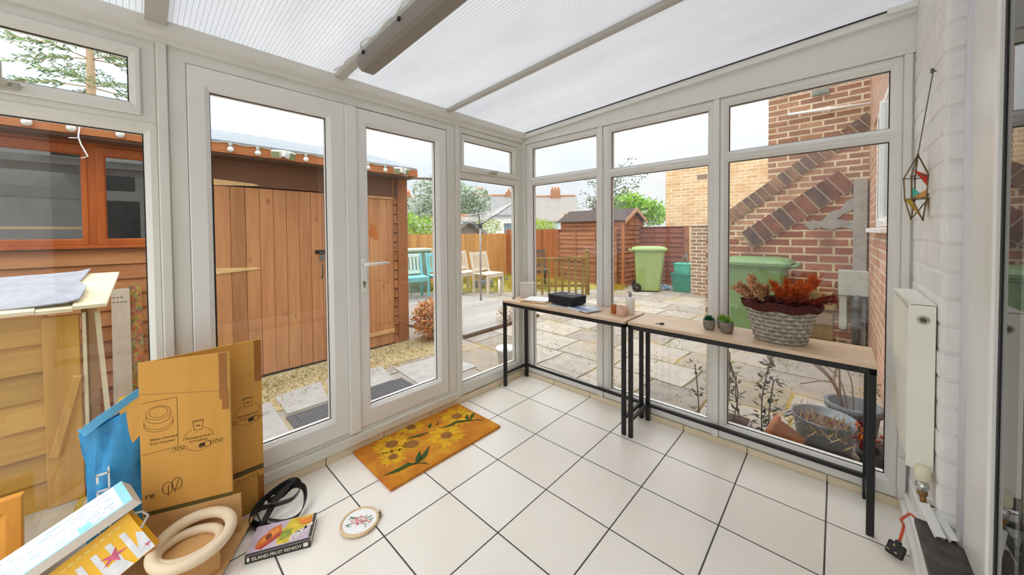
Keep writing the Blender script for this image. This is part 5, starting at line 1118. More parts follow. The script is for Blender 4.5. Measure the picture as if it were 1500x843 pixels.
lapfence('lap_fence', (-1.95, 7.2), (-.79, 7.2), 1.38, 'reddish lap fence panel behind the lime wheelie bin', wood('deep_red_lap', '#67301f', '#9d5c44', 'X', 5, .75, .3, board=.125, bax='Z'))
b = MB(); b.box(-.80, 7.16, G, -.70, 7.26, 1.40, .006); tag(b.build('fence_post', M_lapred), 'brown fence post beside the buff brick pier', 'post')
# small garden shed
ss = thing('garden_shed', 'small red brown lap shed with dark felt roof beyond the paving', 'shed', (-2.9, 6.8, G)); M_s2 = wood('red_shed_lap', '#7a4224', '#b0734a', 'X', 5, .75, .3, board=.122, bax='Z')
x0, x1, y0, y1 = -3.86, -1.95, 6.16, 7.38; ze, zr = 1.57, 1.86; b = MB()
for k in range(14):
    z = G+k*.122; zt = min(z+.124, ze+.0)
    if z >= ze: break
    b.prism([(x0, y0+.02, z), (x0, y0-.02, z), (x0, y0+.008, zt), (x0, y0+.02, zt)], (x1-x0, 0, 0)); b.prism([(x1-.02, y0, z), (x1+.02, y0, z), (x1-.008, y0, zt), (x1-.02, y0, zt)], (0, y1-y0, 0))
b.prism([(x1, y0, ze-.03), (x1, y1, ze-.03), (x1, (y0+y1)/2, zr-.02)], (-.03, 0, 0)); b.box(x0, y1-.03, G, x1, y1, ze); b.box(x0, y0, G, x0+.03, y1, ze); b.build('lap_walls', M_s2, ss)
b = MB(); b.box(x1-.03, y0-.025, G, x1+.025, y0+.035, ze, .004); b.box(x1-.03, y1-.035, G, x1+.025, y1+.025, ze, .004); b.build('corner_post', wood('shed_corner', '#a45f32', '#bf7846', 'Z', 6), ss)
b = MB(); ym = (y0+y1)/2
for s_ in (-1, 1): ye = ym+s_*(y1-y0+.16)/2; b.prism([(x0-.1, ym, zr+.02), (x0-.1, ye, ze-.02), (x0-.1, ye, ze), (x0-.1, ym, zr+.045)], (x1-x0+.2, 0, 0))
b.build('roof_felt', mat('dark_brown_felt', '#4a3d38', .9, var=.15, scale=20, bump=.2), ss)
b = MB()
for s_ in (-1, 1): ye = ym+s_*(y1-y0+.16)/2; b.prism([(x1+.1, ym, zr+.05), (x1+.1, ye, ze+.0), (x1+.1, ye, ze-.09), (x1+.1, ym, zr-.05)], (.018, 0, 0))
b.build('barge_board', wood('barge_board', '#a97a5c', '#c39a7c', 'Y', 6), ss)
# picket fence and dark chair behind
t = thing('picket_fence', 'low weathered picket fence section standing on the paving', 'fence', (-2.48, 4.17, G)); M_pk = wood('mossy_picket_wood', '#6b5523', '#93793c', 'Z', 8, .8, .3)
A, B = Vector((-2.95, 3.76, G)), Vector((-2.04, 4.54, G)); 
for k in range(8):
    p = A.lerp(B, (k+.3)/8); b = MB(); d = (B-A).normalized(); b.obox(p+Vector((0, 0, .40)), (.055, .022, .80), Matrix((d, Vector((-d.y, d.x, 0)), Vector((0, 0, 1)))).transposed(), .004); b.build('picket', M_pk, t)
b = MB(); b.bar(A+Vector((0, 0, .81)), B+Vector((0, 0, .83)), .07, .045, bev=.006); b.bar(A+Vector((0, .02, .2)), B+Vector((0, .02, .2)), .03, .06); b.build('top_rail', M_pk, t)
b = MB(); b.box(B.x-.04, B.y-.04, G, B.x+.04, B.y+.04, .80, .005); b.ball((B.x, B.y, .84), .045, 10, 7); b.build('end_post', M_pk, t)
slatchair(-3.45, 4.5, -.7, mat('dark_chair_wood', '#574a3c', .8), mat('dark_chair_wood', '#574a3c', .8), 'dark weathered garden chair behind the picket fence', None)
# ------------------------------------------------------------------ bins
def bin_(name, x, y, rz, c, lab):
    t = thing(name, lab, 'wheelie bin', (x, y, G), rz, 'green wheelie bins')    # local: handle and wheels at -x
    M_b = mat('bin_'+lab.split()[0], c, .45, var=.06); b = MB()
    loops = [(-.25, .22, .23, .03), (-.26, .24, .235, .08), (-.31, .34, .278, .93), (-.33, .36, .295, .935), (-.33, .36, .295, .97), (-.30, .33, .268, .97), (-.22, .2, .2, .10)]
    vs = []
    for xa_, xb_, hy_, z in loops:
        e = .04; vs += [(xa_+e, -hy_, z), (xb_-e, -hy_, z), (xb_, -hy_+e, z), (xb_, hy_-e, z), (xb_-e, hy_, z), (xa_+e, hy_, z), (xa_, hy_-e, z), (xa_, -hy_+e, z)]
    fs = [(i*8+k, i*8+(k+1) % 8, (i+1)*8+(k+1) % 8, (i+1)*8+k) for i in range(len(loops)-1) for k in range(8)]+[tuple(range(8))[::-1], tuple(48+k for k in range(8))]
    b.add(vs, fs); b.build('body', M_b, t, True)
    b = MB(); loops = [(-.37, .40, .315, .965), (-.37, .40, .315, 1.0), (-.33, .37, .29, 1.035), (-.24, .28, .21, 1.055), (-.1, .1, .1, 1.06)]; vs = []
    for xa_, xb_, hy_, z in loops:
        e = .05 if hy_ > .15 else .03; vs += [(xa_+e, -hy_, z), (xb_-e, -hy_, z), (xb_, -hy_+e, z), (xb_, hy_-e, z), (xb_-e, hy_, z), (xa_+e, hy_, z), (xa_, hy_-e, z), (xa_, -hy_+e, z)]
    b.add(vs, [(i*8+k, i*8+(k+1) % 8, (i+1)*8+(k+1) % 8, (i+1)*8+k) for i in range(4) for k in range(8)]+[tuple(range(8))[::-1], tuple(32+k for k in range(8))]); b.build('lid', M_b, t, True)
    b = MB(); b.tube([(-.33, -.2, .94), (-.42, -.2, .98), (-.43, -.15, .985), (-.43, .15, .985), (-.42, .2, .98), (-.33, .2, .94)], .017, 8); b.build('handle', M_b, t, True)
    for s_ in (-1, 1):
        b = MB(); b.lathe([(0, -.025), (.07, -.025), (.10, -.02), (.10, .02), (.07, .025), (0, .025)], (-.27, s_*.27, .10), 20, R=Matrix.Rotation(PI/2, 3, 'X')); w_ = b.build('wheel', mat('black_tyre', '#1b1a19', .7), t, True)
        b = MB(); b.lathe([(0, -.03), (.03, -.03), (.03, .03), (0, .03)], (-.27, s_*.27, .10), 12, R=Matrix.Rotation(PI/2, 3, 'X')); b.build('hub', mat('grey_hub', '#585652', .6), w_, True)
    b = MB(); b.tube([(-.27, -.27, .10), (-.27, .27, .10)], .012, 8); b.build('axle', M_iron, t, True)
    return t
bin_('wheelie_bin', -1.24, 5.98, .45, '#8fa763', 'lime green wheelie bin beside the small garden shed')
bin_('wheelie_bin', 1.26, 3.22, PI, '#6d8c57', 'mid green wheelie bin against the brick wall behind the flower basket')
# recycling boxes
def crate(x, y, z, w, d, h, c, lab, handle):
    t = thing('recycling_box', lab, 'box', (x, y, z)); m_ = mat('crate_'+lab.split()[0]+lab.split()[1], c, .45, var=.08); b = MB()
    vs = []
    for f, zz in ((.88, 0), (1, h*.8), (1.06, h*.82), (1.06, h*.88)): vs += [(x-w/2*f, y-d/2*f, z+zz), (x+w/2*f, y-d/2*f, z+zz), (x+w/2*f, y+d/2*f, z+zz), (x-w/2*f, y+d/2*f, z+zz)]
    b.add(vs, [(i*4+k, i*4+(k+1) % 4, (i+1)*4+(k+1) % 4, (i+1)*4+k) for i in range(3) for k in range(4)]+[(3, 2, 1, 0), (12, 13, 14, 15)]); b.build('body', m_, t)
    b = MB(); b.box(x-w*.55, y-d*.55, z+h*.88, x+w*.55, y+d*.55, z+h, .012); b.build('lid', m_, t)
    if handle: b = MB(); b.tube([(x-w*.2, y, z+h), (x, y, z+h+.14), (x+.05, y+.02, z+h+.24), (x+.08, y+.02, z+h)], .012, 8); b.build('handle', mat('grey_handle_bar', '#8c8f90', .4), t)
    return t
crate(-.58, 6.42, G, .42, .40, .44, '#1f7f68', 'dark teal recycling box standing on the paving by the brick pier', False)
crate(-.585, 6.42, G+.44, .34, .32, .22, '#49b59a', 'light teal caddy stacked on the dark teal recycling box', True)
b = MB(); b.cloud((-.98, 6.4, G+.06), (.14, .12, .06), 40, .09, random.Random(6), .0); tag(b.build('plastic_bag', mat('light_blue_plastic', '#7fb4d4', .4)), 'crumpled light blue plastic bag lying beside the lime bin', 'bag')
# ------------------------------------------------------------------ brickwork
M_pier = brick('brown_pier_brick', 'X', 'Z', .225, .078, .012, '#82604a', '#a3805f', '#d2c4ac', dirt='#bcae98')
b = MB(); b.box(-.34, 6.1, G, .06, 6.32, 1.37); b.box(-.36, 6.08, 1.37, .08, 6.34, 1.40, .006); b.box(.06, 6.12, G, 1.2, 6.3, 1.1); tag(b.build('brick_pier', M_pier), 'brown brick garden pier beside the teal boxes', 'pier')
M_buff = brick('buff_brick', 'X', 'Z', .25, .085, .011, '#d3a470', '#ecc896', '#efe0c0', dirt='#d2a06c')
b = MB(); b.box(-1.54, 8.0, -.3, 2.2, 9.8, 3.12); tag(b.build('neighbour_house', M_buff), 'buff brick neighbouring house beyond the fence', 'house')
b = MB(); b.box(-.72, 7.985, 2.66, -.48, 8.01, 2.78, .006); tag(b.build('air_brick', mat('brown_vent', '#8c7a62', .8)), 'small brown air brick in the buff neighbouring house', 'vent')
M_ext = brick('red_extension_brick', 'X', 'Z', .235, .079, .011, '#936650', '#b58a68', '#dccaa8', dirt='#946548'); M_lowb = brick('dark_red_brick', 'X', 'Z', .285, .105, .013, '#84482f', '#a06444', '#c9b390', dirt='#744a36')
b = MB(); b.box(1.31, 3.75, G, 2.55, 6.0, 4.6); tag(b.build('wall_extension', M_ext), 'tall red brick extension wall with raking brick courses', 'wall', kind='structure')
b = MB(); b.prism([(.62, 3.69, G), (2.40, 3.69, G), (2.40, 3.69, 2.60), (.80, 3.69, 1.40), (.62, 3.69, 1.28)], (0, .058, 0)); tag(b.build('wall_raking', M_ext), 'raking red brick wall below the sloping course', 'wall', kind='structure')
b = MB(); b.prism([(.55, 3.67, G), (2.30, 3.67, G), (2.30, 3.67, 1.88), (1.15, 3.67, 1.03), (.9, 3.67, 1.16), (.55, 3.67, 1.16)], (0, .02, 0)); tag(b.build('wall_lower', M_lowb), 'dark red brickwork under the lower sloping course', 'wall', kind='structure')
M_sold = [mat('brown_soldier_brick', '#7b5a46', .85, var=.3, scale=9, bump=.3), mat('brown_soldier_brick2', '#8d6a52', .85, var=.3, scale=9, bump=.3), mat('grey_soldier_brick', '#6d574a', .85, var=.3, scale=9, bump=.3)]; M_sold2 = [mat('dark_soldier_brick', '#69402e', .85, var=.4, scale=9, bump=.3), mat('dark_soldier_brick2', '#7d4c36', .85, var=.4, scale=9, bump=.3), mat('dark_soldier_brick3', '#5c453a', .85, var=.4, scale=9, bump=.3)]; M_mort = mat('pale_mortar', '#cdb694', .9, var=.1)
def rake(A, B, h, w, m_, lab, y):
    t = thing('raking_course', lab, 'brick course', (A[0], y, A[1])); A, B = Vector((A[0], y, A[1])), Vector((B[0], y, B[1])); d = (B-A).normalized(); n_ = Vector((-d.z, 0, d.x)); L = (B-A).length; b = MB(); k = 0
    n_b = int(L/w); L = n_b*w
    while k < n_b: b.m(rng.randrange(3)).obox(A+d*(k*w+w/2)+n_*h/2+Vector((0, -.012, 0)), (w-.018, .035, h), Matrix((d, Vector((0, 1, 0)), n_)).transposed(), .003); k += 1
    b.build('bricks', m_, t); b = MB(); b.obox(A+d*L/2+n_*(h/2-.006), (L, .02, h+.012), Matrix((d, Vector((0, 1, 0)), n_)).transposed()); b.build('mortar_bed', M_mort, t)
rake((.80, 1.315), (2.40, 2.555), .17, .10, M_sold, 'upper sloping course of brown bricks across the extension wall', 3.68)
rake((1.17, 1.03), (2.20, 1.80), .26, .142, M_sold2, 'lower sloping course of darker bricks across the extension wall', 3.655)
M_rend = mat('grey_render', '#9a948b', .9, var=.2, scale=8, bump=.4)
b = MB(); b.box(2.165, 3.58, G, 2.285, 3.68, 1.87, .008); b.prism([(1.70, 3.668, 1.33), (1.80, 3.668, 1.40), (1.86, 3.668, 1.36), (1.97, 3.668, 1.50), (2.05, 3.668, 1.52), (2.10, 3.668, 1.62), (2.17, 3.668, 1.66), (2.17, 3.668, 1.52), (2.08, 3.668, 1.46), (2.02, 3.668, 1.40), (2.12, 3.668, 1.37), (2.17, 3.668, 1.36), (2.17, 3.668, 1.27), (2.06, 3.668, 1.30), (1.97, 3.668, 1.27), (1.86, 3.668, 1.30), (1.78, 3.668, 1.27)], (0, -.012, 0)); tag(b.build('render_patch', M_rend), 'grey cement pillar and smears against the brick corner', 'render')
b = MB(); b.box(2.04, 3.52, .47, 2.30, 3.67, .77, .006); b.box(2.05, 3.55, .04, 2.12, 3.67, .47, .01); tag(b.build('concrete_block', mat('pale_concrete', '#b3b4a8', .85, var=.1, scale=10, bump=.2)), 'pale concrete block set at the foot of the brick corner', 'block')
b = MB(); b.tube([(2.20, 3.5, G), (2.20, 3.5, .42), (2.21, 3.56, .48), (2.21, 3.64, .48)], .035, 12); b.tube([(2.20, 3.5, .30), (2.20, 3.5, .38)], .045, 12); tag(b.build('drain_pipe', mat('dark_grey_pipe', '#4d4f50', .6)), 'dark grey drain pipe at the foot of the brick corner', 'pipe')
b = MB(); b.box(1.55, 3.60, G, 2.0, 3.67, .22, .01); b.box(1.75, 3.57, .25, 2.02, 3.665, .48, .02); tag(b.build('stone_footing', mat('mossy_footing', '#8d7447', .9, var=.35, scale=6, bump=.3)), 'mossy ochre stone footing below the brickwork', 'footing')
b = MB(); b.tube([(1.53, 3.70, 2.825), (2.33, 3.70, 2.775)], .018, 10); b.obox((1.93, 3.72, 2.80), (.03, .05, .06), None, .004); tag(b.build('overflow_pipe', M_white), 'thin white pipe across the top of the extension wall', 'pipe')
b = MB(); b.box(1.765, 3.715, 3.01, 1.935, 3.752, 3.085, .006); 
for k in range(3): b.box(1.785+.045*k, 3.71, 3.03, 1.815+.045*k, 3.716, 3.065)
tag(b.build('air_brick', mat('grey_green_vent', '#8f978d', .7)), 'small grey air brick high on the extension wall', 'vent')
b = MB(); b.obox((1.27, 3.72, 3.42), (.05, .06, .14), Matrix.Rotation(.4, 3, 'Y'), .01); b.tube([(1.31, 3.74, 3.4), (1.26, 3.72, 3.46)], .012, 8); tag(b.build('security_light', M_pole), 'small grey fitting at the edge of the extension wall', 'light fitting')
M_out = brick('pink_house_brick', 'Y', 'Z', .25, .09, .011, '#b58167', '#cc9b80', '#d3bfa6', dirt='#9c6a50')
b = MB(); b.box(2.30, .052, G-.1, 2.55, 3.8, 4.6); tag(b.build('wall_house_outer', M_out), 'pinkish brick outer wall of the house', 'wall', kind='structure')
hw = thing('window_6', 'white framed house window in the outer wall', 'window', (2.28, 1.8, 1.27), kind='structure'); PW = lambda u, v, d: (2.285-d, u, v)
b = MB(); b.ring(PW, (1.15, 2.42, 1.29, 2.33), (1.22, 2.35, 1.37, 2.25), .0, -.05); b.box(2.262, 1.75, 1.33, 2.29, 1.82, 2.29, .003); b.build('frame', M_upvc, hw); pane(hw, PW, (1.22, 2.35, 1.37, 2.25), -.008)
b = MB(); b.box(2.2935, 1.2, 1.35, 2.298, 2.38, 2.27); b.build('dark_glass_backing', mat('dark_window', '#3a4046', .5), hw); b = MB(); b.box(2.225, 1.05, 1.235, 2.31, 2.56, 1.275, .006); b.build('window_sill', M_white, hw)  # added dark sheet stands in for the unlit inside behind the glass
b = MB(); b.box(2.288, .9, 2.34, 2.31, 2.95, 2.60, .004); tag(b.build('lintel', wood('pink_timber', '#b08874', '#c9a48e', 'Y', 6)), 'pinkish timber lintel above the house window', 'lintel')
# ------------------------------------------------------------------ pots by the window wall
def potprof(r0, r1, h, rim=.012): return [(0, 0), (r0, 0), (r1-.004, h*.82), (r1+rim, h*.82), (r1+rim, h), (r1-.01, h), (r1-.02, h*.7), (0, h*.68)]
M_terra = mat('terracotta', '#c27d55', .8, var=.1, scale=20); M_galv = mat('galvanised_tub', '#7f858a', .4, .5, var=.15, scale=8); M_soil = mat('dark_soil', '#5a4335', .95, var=.4, scale=40)
t = thing('terracotta_pot', 'small terracotta pot lying on its side outside the window', 'pot', (1.78, .5, G))
b = MB(); b.lathe(potprof(.048, .066, .18, .012), (1.875, .46, G+.062), 24, R=Matrix.Rotation(-.12, 3, 'Z')@Matrix.Rotation(-1.2, 3, 'Y')); b.build('pot', M_terra, t)
TX, TY = 1.97, .62
t = thing('metal_tub', 'large galvanised tub of dried plants outside the window', 'tub', (TX, TY, G))
b = MB(); b.lathe([(0, 0), (.125, 0), (.155, .20), (.162, .205), (.162, .218), (.152, .212), (.138, .16), (0, .15)], (TX, TY, G), 36); b.build('tub', M_galv, t)
b = MB(); b.lathe([(0, .16), (.138, .165)], (TX, TY, G), 24); b.build('soil', M_soil, t)
for s_ in (-1, 1): b = MB(); b.tube([(TX+s_*.158, TY-.035, G+.19), (TX+s_*.19, TY-.035, G+.165), (TX+s_*.19, TY+.035, G+.165), (TX+s_*.158, TY+.035, G+.19)], .007, 8); b.build('handle', M_galv, t)
b = MB(); rng = random.Random(14)
for k in range(44): b.m(rng.randrange(3)); tuft(b, TX+rng.gauss(0, .06), TY+rng.gauss(0, .06), G+.155, 8, rng.uniform(.05, .11), .9, rng, .008)
b.build('dried_plants', [leafmat('dry_pink', '#b77b6a'), leafmat('dry_straw', '#bfa566'), leafmat('dry_grey', '#b9aea4')], t)
t = thing('plant_tub', 'second dark grey tub with bare twigs behind the galvanised one', 'tub', (2.11, .96, G)); b = MB(); b.lathe(potprof(.11, .135, .22), (2.11, .96, G), 28); b.build('tub', mat('dark_grey_tub', '#6a6f73', .6), t)
b = MB()
for k in range(9):
    a = rng.uniform(0, 2*PI); b.tube(spline([(2.11+.05*math.cos(a), .96+.05*math.sin(a), G+.16), (2.09+.1*math.cos(a), .94+.1*math.sin(a), G+.36), (2.02+.22*math.cos(a), .92+.2*math.sin(a), G+.42+.12*math.sin(k))], 5), .004, 5)
b.tube([(2.05, .94, G+.15), (2.03, .96, G+.66)], .006, 6); b.build('twigs', mat('bare_twig', '#8a6b52', .9), t)
t = thing('potted_flower', 'dark pot with orange and red flower behind the table leg', 'plant', (2.17, .36, G)); b = MB(); b.lathe(potprof(.045, .06, .20), (2.175, .36, G), 20); b.build('pot', mat('black_pot', '#1d1c1d', .5), t)
b = MB(); b.cloud((2.15, .36, G+.27), (.05, .05, .07), 70, .05, rng, .1, 2); b.build('flower_head', [leafmat('orange_petal', '#d9702f'), leafmat('dark_red_petal', '#6a1f22')], t)
t = thing('planter', 'pale grey planter with dark leafy stems against the window', 'planter', (1.55, .52, G)); b = MB(); b.box(1.38, .44, G, 1.60, .60, G+.07, .02); b.build('trough', mat('pale_planter', '#c6c9ca', .5), t); b = MB(); b.box(1.395, .455, G+.065, 1.585, .585, G+.075); b.build('soil', M_soil, t)
b = MB(); bs = MB(); rng = random.Random(23)
for (x, y, h, n_) in ((1.50, .50, .40, 26), (1.455, .54, .46, 22), (1.53, .55, .30, 18), (1.665, .50, .58, 70), (1.69, .55, .40, 40), (1.30, .44, .42, 22)):
    zb_ = G+.07 if 1.4 < x < 1.6 else G
    pts = spline([(x, y, zb_), (x+rng.gauss(0, .012), y, zb_+h*.5), (x+rng.gauss(0, .02), y+.01, zb_+h)], 8); bs.tube(pts, .0042, 6)
    for k in range(n_):
        p = pts[rng.randrange(2, len(pts))]; a = rng.uniform(0, 2*PI); b.m(rng.randrange(2)); b.leaf(p+Vector((.02*math.cos(a), .02*math.sin(a), 0)), (math.cos(a), math.sin(a), rng.uniform(-.5, .9)), .026, rng.uniform(.035, .065), (0, 0, 1))
bs.build('stems', mat('dark_stem', '#5b4a38', .9), t); b.build('leaves', [leafmat('dark_leaf', '#4a4a3e', trans=.15), leafmat('grey_leaf', '#77735f', trans=.15)], t)
b = MB(); b.lathe([(0, 0), (.038, 0), (.039, .05), (.034, .062), (.024, .066), (.024, .074), (0, .074)], (1.605, .415, G), 18); tag(b.build('tin_can', mat('pale_tin', '#cfd4d6', .4)), 'small white tin can standing beside the pale planter', 'can')
# ------------------------------------------------------------------ trees, hedges, far houses
def tree(name, c, r, n, size, mats, lab, zb, trunk_r=.12, cat='tree', shell=.3):
    t = thing(name, lab, cat, (c[0], c[1], zb)); rg = random.Random(int(abs(c[0]*77+c[1]*13))); b = MB()
    b.tube([(c[0], c[1], zb), (c[0]+.05, c[1], (zb+c[2])/2), (c[0], c[1], c[2]+r[2]*.4)], [trunk_r, trunk_r*.8, trunk_r*.4], 8)
    for k in range(7):
        a = rg.uniform(0, 2*PI); b.tube([(c[0], c[1], c[2]-r[2]*.4), (c[0]+r[0]*.7*math.cos(a), c[1]+r[1]*.7*math.sin(a), c[2]+r[2]*rg.uniform(-.3, .6))], [trunk_r*.4, trunk_r*.1], 6)
    b.build('trunk', mat('bark', '#6b5a48', .9, var=.2), t); b = MB(); k = len(mats)
    nb = 9
    for j in range(nb):
        a = 2*PI*j/nb; f = rg.uniform(.35, .65); b.cloud((c[0]+r[0]*f*math.cos(a), c[1]+r[1]*f*math.sin(a), c[2]+r[2]*rg.uniform(-.45, .45)), (r[0]*.5, r[1]*.5, r[2]*.5), n//nb, size, rg, shell, k)
    b.build('crown', mats, t); return t
tree('grey_tree', (-14.2, 9.9, 3.3), (2.3, 2.3, 1.6), 5200, .22, [leafmat('grey_green_leaf', '#a9b8a0'), leafmat('silver_leaf', '#cdd6c8'), leafmat('deep_sage', '#83957a')], 'silvery grey green tree beyond the rear fence', -.3)
tree('green_tree', (-4.75, 13.5, 2.2), (1.35, 1.1, 1.15), 4200, .16, [leafmat('bright_leaf', '#94bf4a'), leafmat('mid_leaf', '#74a33c'), leafmat('lime_leaf', '#b7d564')], 'bright green bushy tree behind the small shed', -.3)
tree('brown_shrub', (-3.1, 16.2, 2.0), (.9, .9, 1.05), 1800, .15, [leafmat('olive_leaf', '#8b9a4c'), leafmat('bronze_leaf', '#a98560')], 'olive and bronze shrub between the green tree and the buff house', -.3)
def hedge(name, c, r, n, size, mats, lab):
    t = thing(name, lab, 'hedge', (c[0], c[1], -.3)); b = MB(); b.cloud(c, r, n, size, random.Random(n), .3, len(mats)); b.build('foliage', mats, t); b = MB(); b.tube([(c[0], c[1], -.3), c], .06, 8); b.build('stem', mat('bark', '#6b5a48'), t)
hedge('green_bush', (-7.2, 3.35, 1.45), (.75, .75, .42), 1500, .09, [leafmat('fresh_leaf', '#83ad3d'), leafmat('yellowgreen_leaf', '#a7c25a')], 'fresh green bush behind the rear fence beside the shed corner')
hedge('clipped_hedge', (-12.2, 10.4, 1.6), (1.7, 1.1, .55), 1900, .10, [leafmat('hedge_yellow', '#a8b545'), leafmat('hedge_green', '#869a38')], 'yellow green clipped hedge behind the tall tan fence')
hedge('clipped_hedge', (-7.6, 9.6, 1.5), (1.1, .8, .38), 1500, .10, [leafmat('hedge_lime', '#b0c23f'), leafmat('hedge_lime2', '#93ab38')], 'lime hedge above the reddish fence left of the small shed')
# slender birch behind the small shed
t = thing('birch_tree', 'slender birch with sparse dark leaves rising behind the small shed', 'tree', (-3.6, 8.3, -.2)); b = MB(); L_ = MB(); rng = random.Random(19)
trk = spline([(-3.62, 8.3, -.2), (-3.6, 8.3, 1.4), (-3.5, 8.35, 2.2), (-3.42, 8.4, 3.0)], 6); b.tube(trk, [.05*(1-i/len(trk)*.75) for i in range(len(trk))], 7)
for k in range(30):
    p = trk[rng.randrange(7, len(trk))]; a = rng.uniform(0, 2*PI); Lg = rng.uniform(.5, 1.15); e = p+Vector((math.cos(a)*Lg, math.sin(a)*Lg*.6, rng.uniform(.0, .75))); m_ = (p+e)/2+Vector((0, 0, .1)); b.tube([p, m_, e], [.012, .008, .003], 5)
    for j in range(26):
        f = rng.uniform(.3, 1.05); q_ = p.lerp(e, f)+Vector((rng.gauss(0, .07), rng.gauss(0, .07), rng.gauss(0, .07))); L_.m(rng.randrange(2)); L_.leaf(q_, (rng.uniform(-1, 1), rng.uniform(-1, 1), rng.uniform(-1, .3)), .06, .085, (rng.uniform(-1, 1), rng.uniform(-1, 1), 1))
b.build('trunk', mat('birch_bark', '#7a7468', .9), t); L_.build('leaves', [leafmat('birch_leaf', '#5f6d50'), leafmat('birch_leaf_light', '#84916b')], t)
# conifer behind the timber shed
t = thing('conifer', 'green spruce with sparse needle sprays behind the timber shed', 'tree', (-5.8, -2.76, -.2)); b = MB(); b.tube([(-5.8, -2.76, -.2), (-5.8, -2.76, 2.5), (-5.81, -2.75, 5.4)], [.10, .055, .025], 10); b.build('trunk', mat('spruce_bark', '#c4a680', .9, var=.2), t); b = MB(); nd = MB(); rng = random.Random(44)
def needles(p0, p1, n_, L, w):
    d = (p1-p0).normalized()
    for k in range(n_):
        q_ = p0.lerp(p1, (k+.5)/n_); s_ = d.cross(Vector((rng.gauss(0, 1), rng.gauss(0, 1), rng.gauss(0, 1)))).normalized(); nd.m(rng.randrange(3)); nd.leaf(q_, d*1.3+s_, w, L, s_.cross(d))
for z in [2.2+.40*i for i in range(8)]:
    nb = 5
    for k in range(nb):
        a = 2*PI*k/nb+z*2.1+rng.uniform(-.3, .3); Lg = (5.6-z)*.25+.35; p0 = Vector((-5.8, -2.76, z)); e = p0+Vector((math.cos(a)*Lg, math.sin(a)*Lg, -.10)); mid = (p0+e)/2+Vector((0, 0, .06)); b.tube([p0, mid, e], [.010, .007, .003], 5); needles(p0.lerp(mid, .5), mid, 20, .075, .018); needles(mid, e, 26, .075, .018)
        for j in range(7):
            f = .28+.1*j; q_ = p0.lerp(mid, f*2) if f < .5 else mid.lerp(e, f*2-1); s_ = (-1)**j; dv = Vector((-math.sin(a)*s_, math.cos(a)*s_, -.25))*rng.uniform(.2, .34)*(1.2-f*.8)+Vector((math.cos(a), math.sin(a), -.1))*.18; b.tube([q_, q_+dv], [.004, .002], 4); needles(q_, q_+dv, 20, .07, .017)
b.build('branches', mat('spruce_bark', '#c4a680'), t); nd.build('needles', [leafmat('spruce_dark', '#4f7a4a'), leafmat('spruce_mid', '#6b9558'), leafmat('spruce_light', '#8bb068')], t)
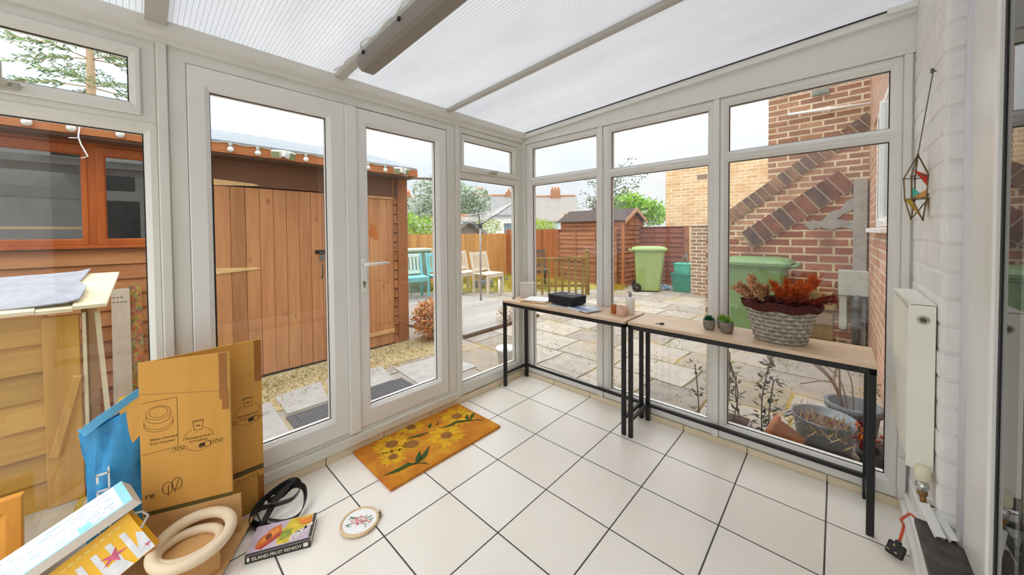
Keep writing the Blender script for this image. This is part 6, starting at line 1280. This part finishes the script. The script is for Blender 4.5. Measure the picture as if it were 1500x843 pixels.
# houses far off
def house(c, rz, L, Wd, z_e, z_r, m_w, m_r, lab, chim=None, z0=-3, mch=None):
    t = thing('terraced_house', lab, 'house', (c[0], c[1], z0), rz); b = MB(); b.box(-L/2, -Wd/2, 0, L/2, Wd/2, z_e-z0); b.prism([(-L/2, -Wd/2, z_e-z0), (-L/2, Wd/2, z_e-z0), (-L/2, 0, z_r-z0)], (L, 0, 0)); b.build('walls', m_w, t, True)
    b = MB()
    for s_ in (-1, 1): b.prism([(-L/2-.2, 0, z_r-z0+.05), (-L/2-.2, s_*(Wd/2+.3), z_e-z0-.15), (-L/2-.2, s_*(Wd/2+.3), z_e-z0), (-L/2-.2, 0, z_r-z0+.22)], (L+.4, 0, 0))
    b.build('roof', m_r, t, True)
    b = MB(); b.box(-L/2, -.16, z_r-z0+.12, L/2, .16, z_r-z0+.34, .05); b.build('ridge_tiles', mat('terracotta_ridge', '#b98462', .8), t, True)
    for k, (u, w_, h_) in enumerate(chim or ()):
        b = MB(); b.box(u-w_/2, -.4, z_r-z0-.3, u+w_/2, .4, z_r-z0+h_, .04); q_ = b.build('chimney', mch or mat('orange_chimney', '#a97a5c', .85, var=.2), t, True)
        for j in range(3): b = MB(); b.lathe([(0, 0), (.16, 0), (.13, .45), (.09, .45), (0, .4)], (u-w_*.3+j*w_*.3, 0, z_r-z0+h_), 12); b.build('chimney_pot', mat('clay_pot', '#c58a5e', .8), q_, True)
    for u in (-L/4, L/4):
        b = MB(); b.box(u-.5, -Wd/2-.03, z_e-z0-2.2, u+.5, -Wd/2+.05, z_e-z0-.9); b.build('window', mat('far_window', '#6d7780', .3), t, True)
M_slate, M_slate2 = mat('grey_slate_roof', '#8c8a88', .9, var=.1, scale=3), mat('brown_slate_roof', '#98918a', .9, var=.1, scale=3)
M_wh, M_cr, M_bl = mat('white_render', '#e9e6df', .9), mat('cream_render', '#e6dfb4', .9), mat('pale_blue_render', '#cfd9e3', .9)
house((-26.6, 25.6), .76, 7.0, 6, 3.2, 5.35, M_wh, M_slate, 'far terraced house with orange chimney seen left of the corner post', [(-1.6, 1.1, .75), (2.4, 2.0, .6)])
house((-25.3, 35.6), .62, 5.6, 7, 2.7, 5.9, M_bl, M_slate2, 'far pale blue gabled house with chimney right of the corner post', [(.2, 1.3, 1.0)])
house((-18.9, 40.5), .62, 5.5, 6, 2.6, 5.2, M_wh, M_slate, 'far grey roofed house beyond the lime hedge', [])
house((-17.2, 29.5), .6, 4.0, 4, 2.0, 2.95, M_cr, M_slate2, 'low cream outbuilding with grey roof beyond the lime hedge', [])
house((-33.5, 18.0), .8, 6.5, 6, 3.4, 5.1, M_wh, M_slate, 'far white house half hidden by the silvery tree', [(.5, 1.0, .6)])
house((-8.6, 5.7), .2, 1.6, 1.6, 1.27, 1.62, mat('shed_grey_wall', '#8d8880', .9), M_slate, 'small grey roofed outbuilding just beyond the rear fence', [], z0=-.4)
b = MB(); b.bar((-3.3, 8.6, 1.55), (-2.4, 8.9, 1.95), .05, .05); b.prism([(-3.6, 8.5, 1.4), (-2.9, 8.7, 1.4), (-2.9, 8.7, 1.7), (-3.6, 8.5, 1.72)], (0, .4, 0)); tag(b.build('canopy_frame', mat('pale_grey_frame', '#c9cbc9', .6)), 'pale grey canopy frame beyond the small shed', 'canopy')
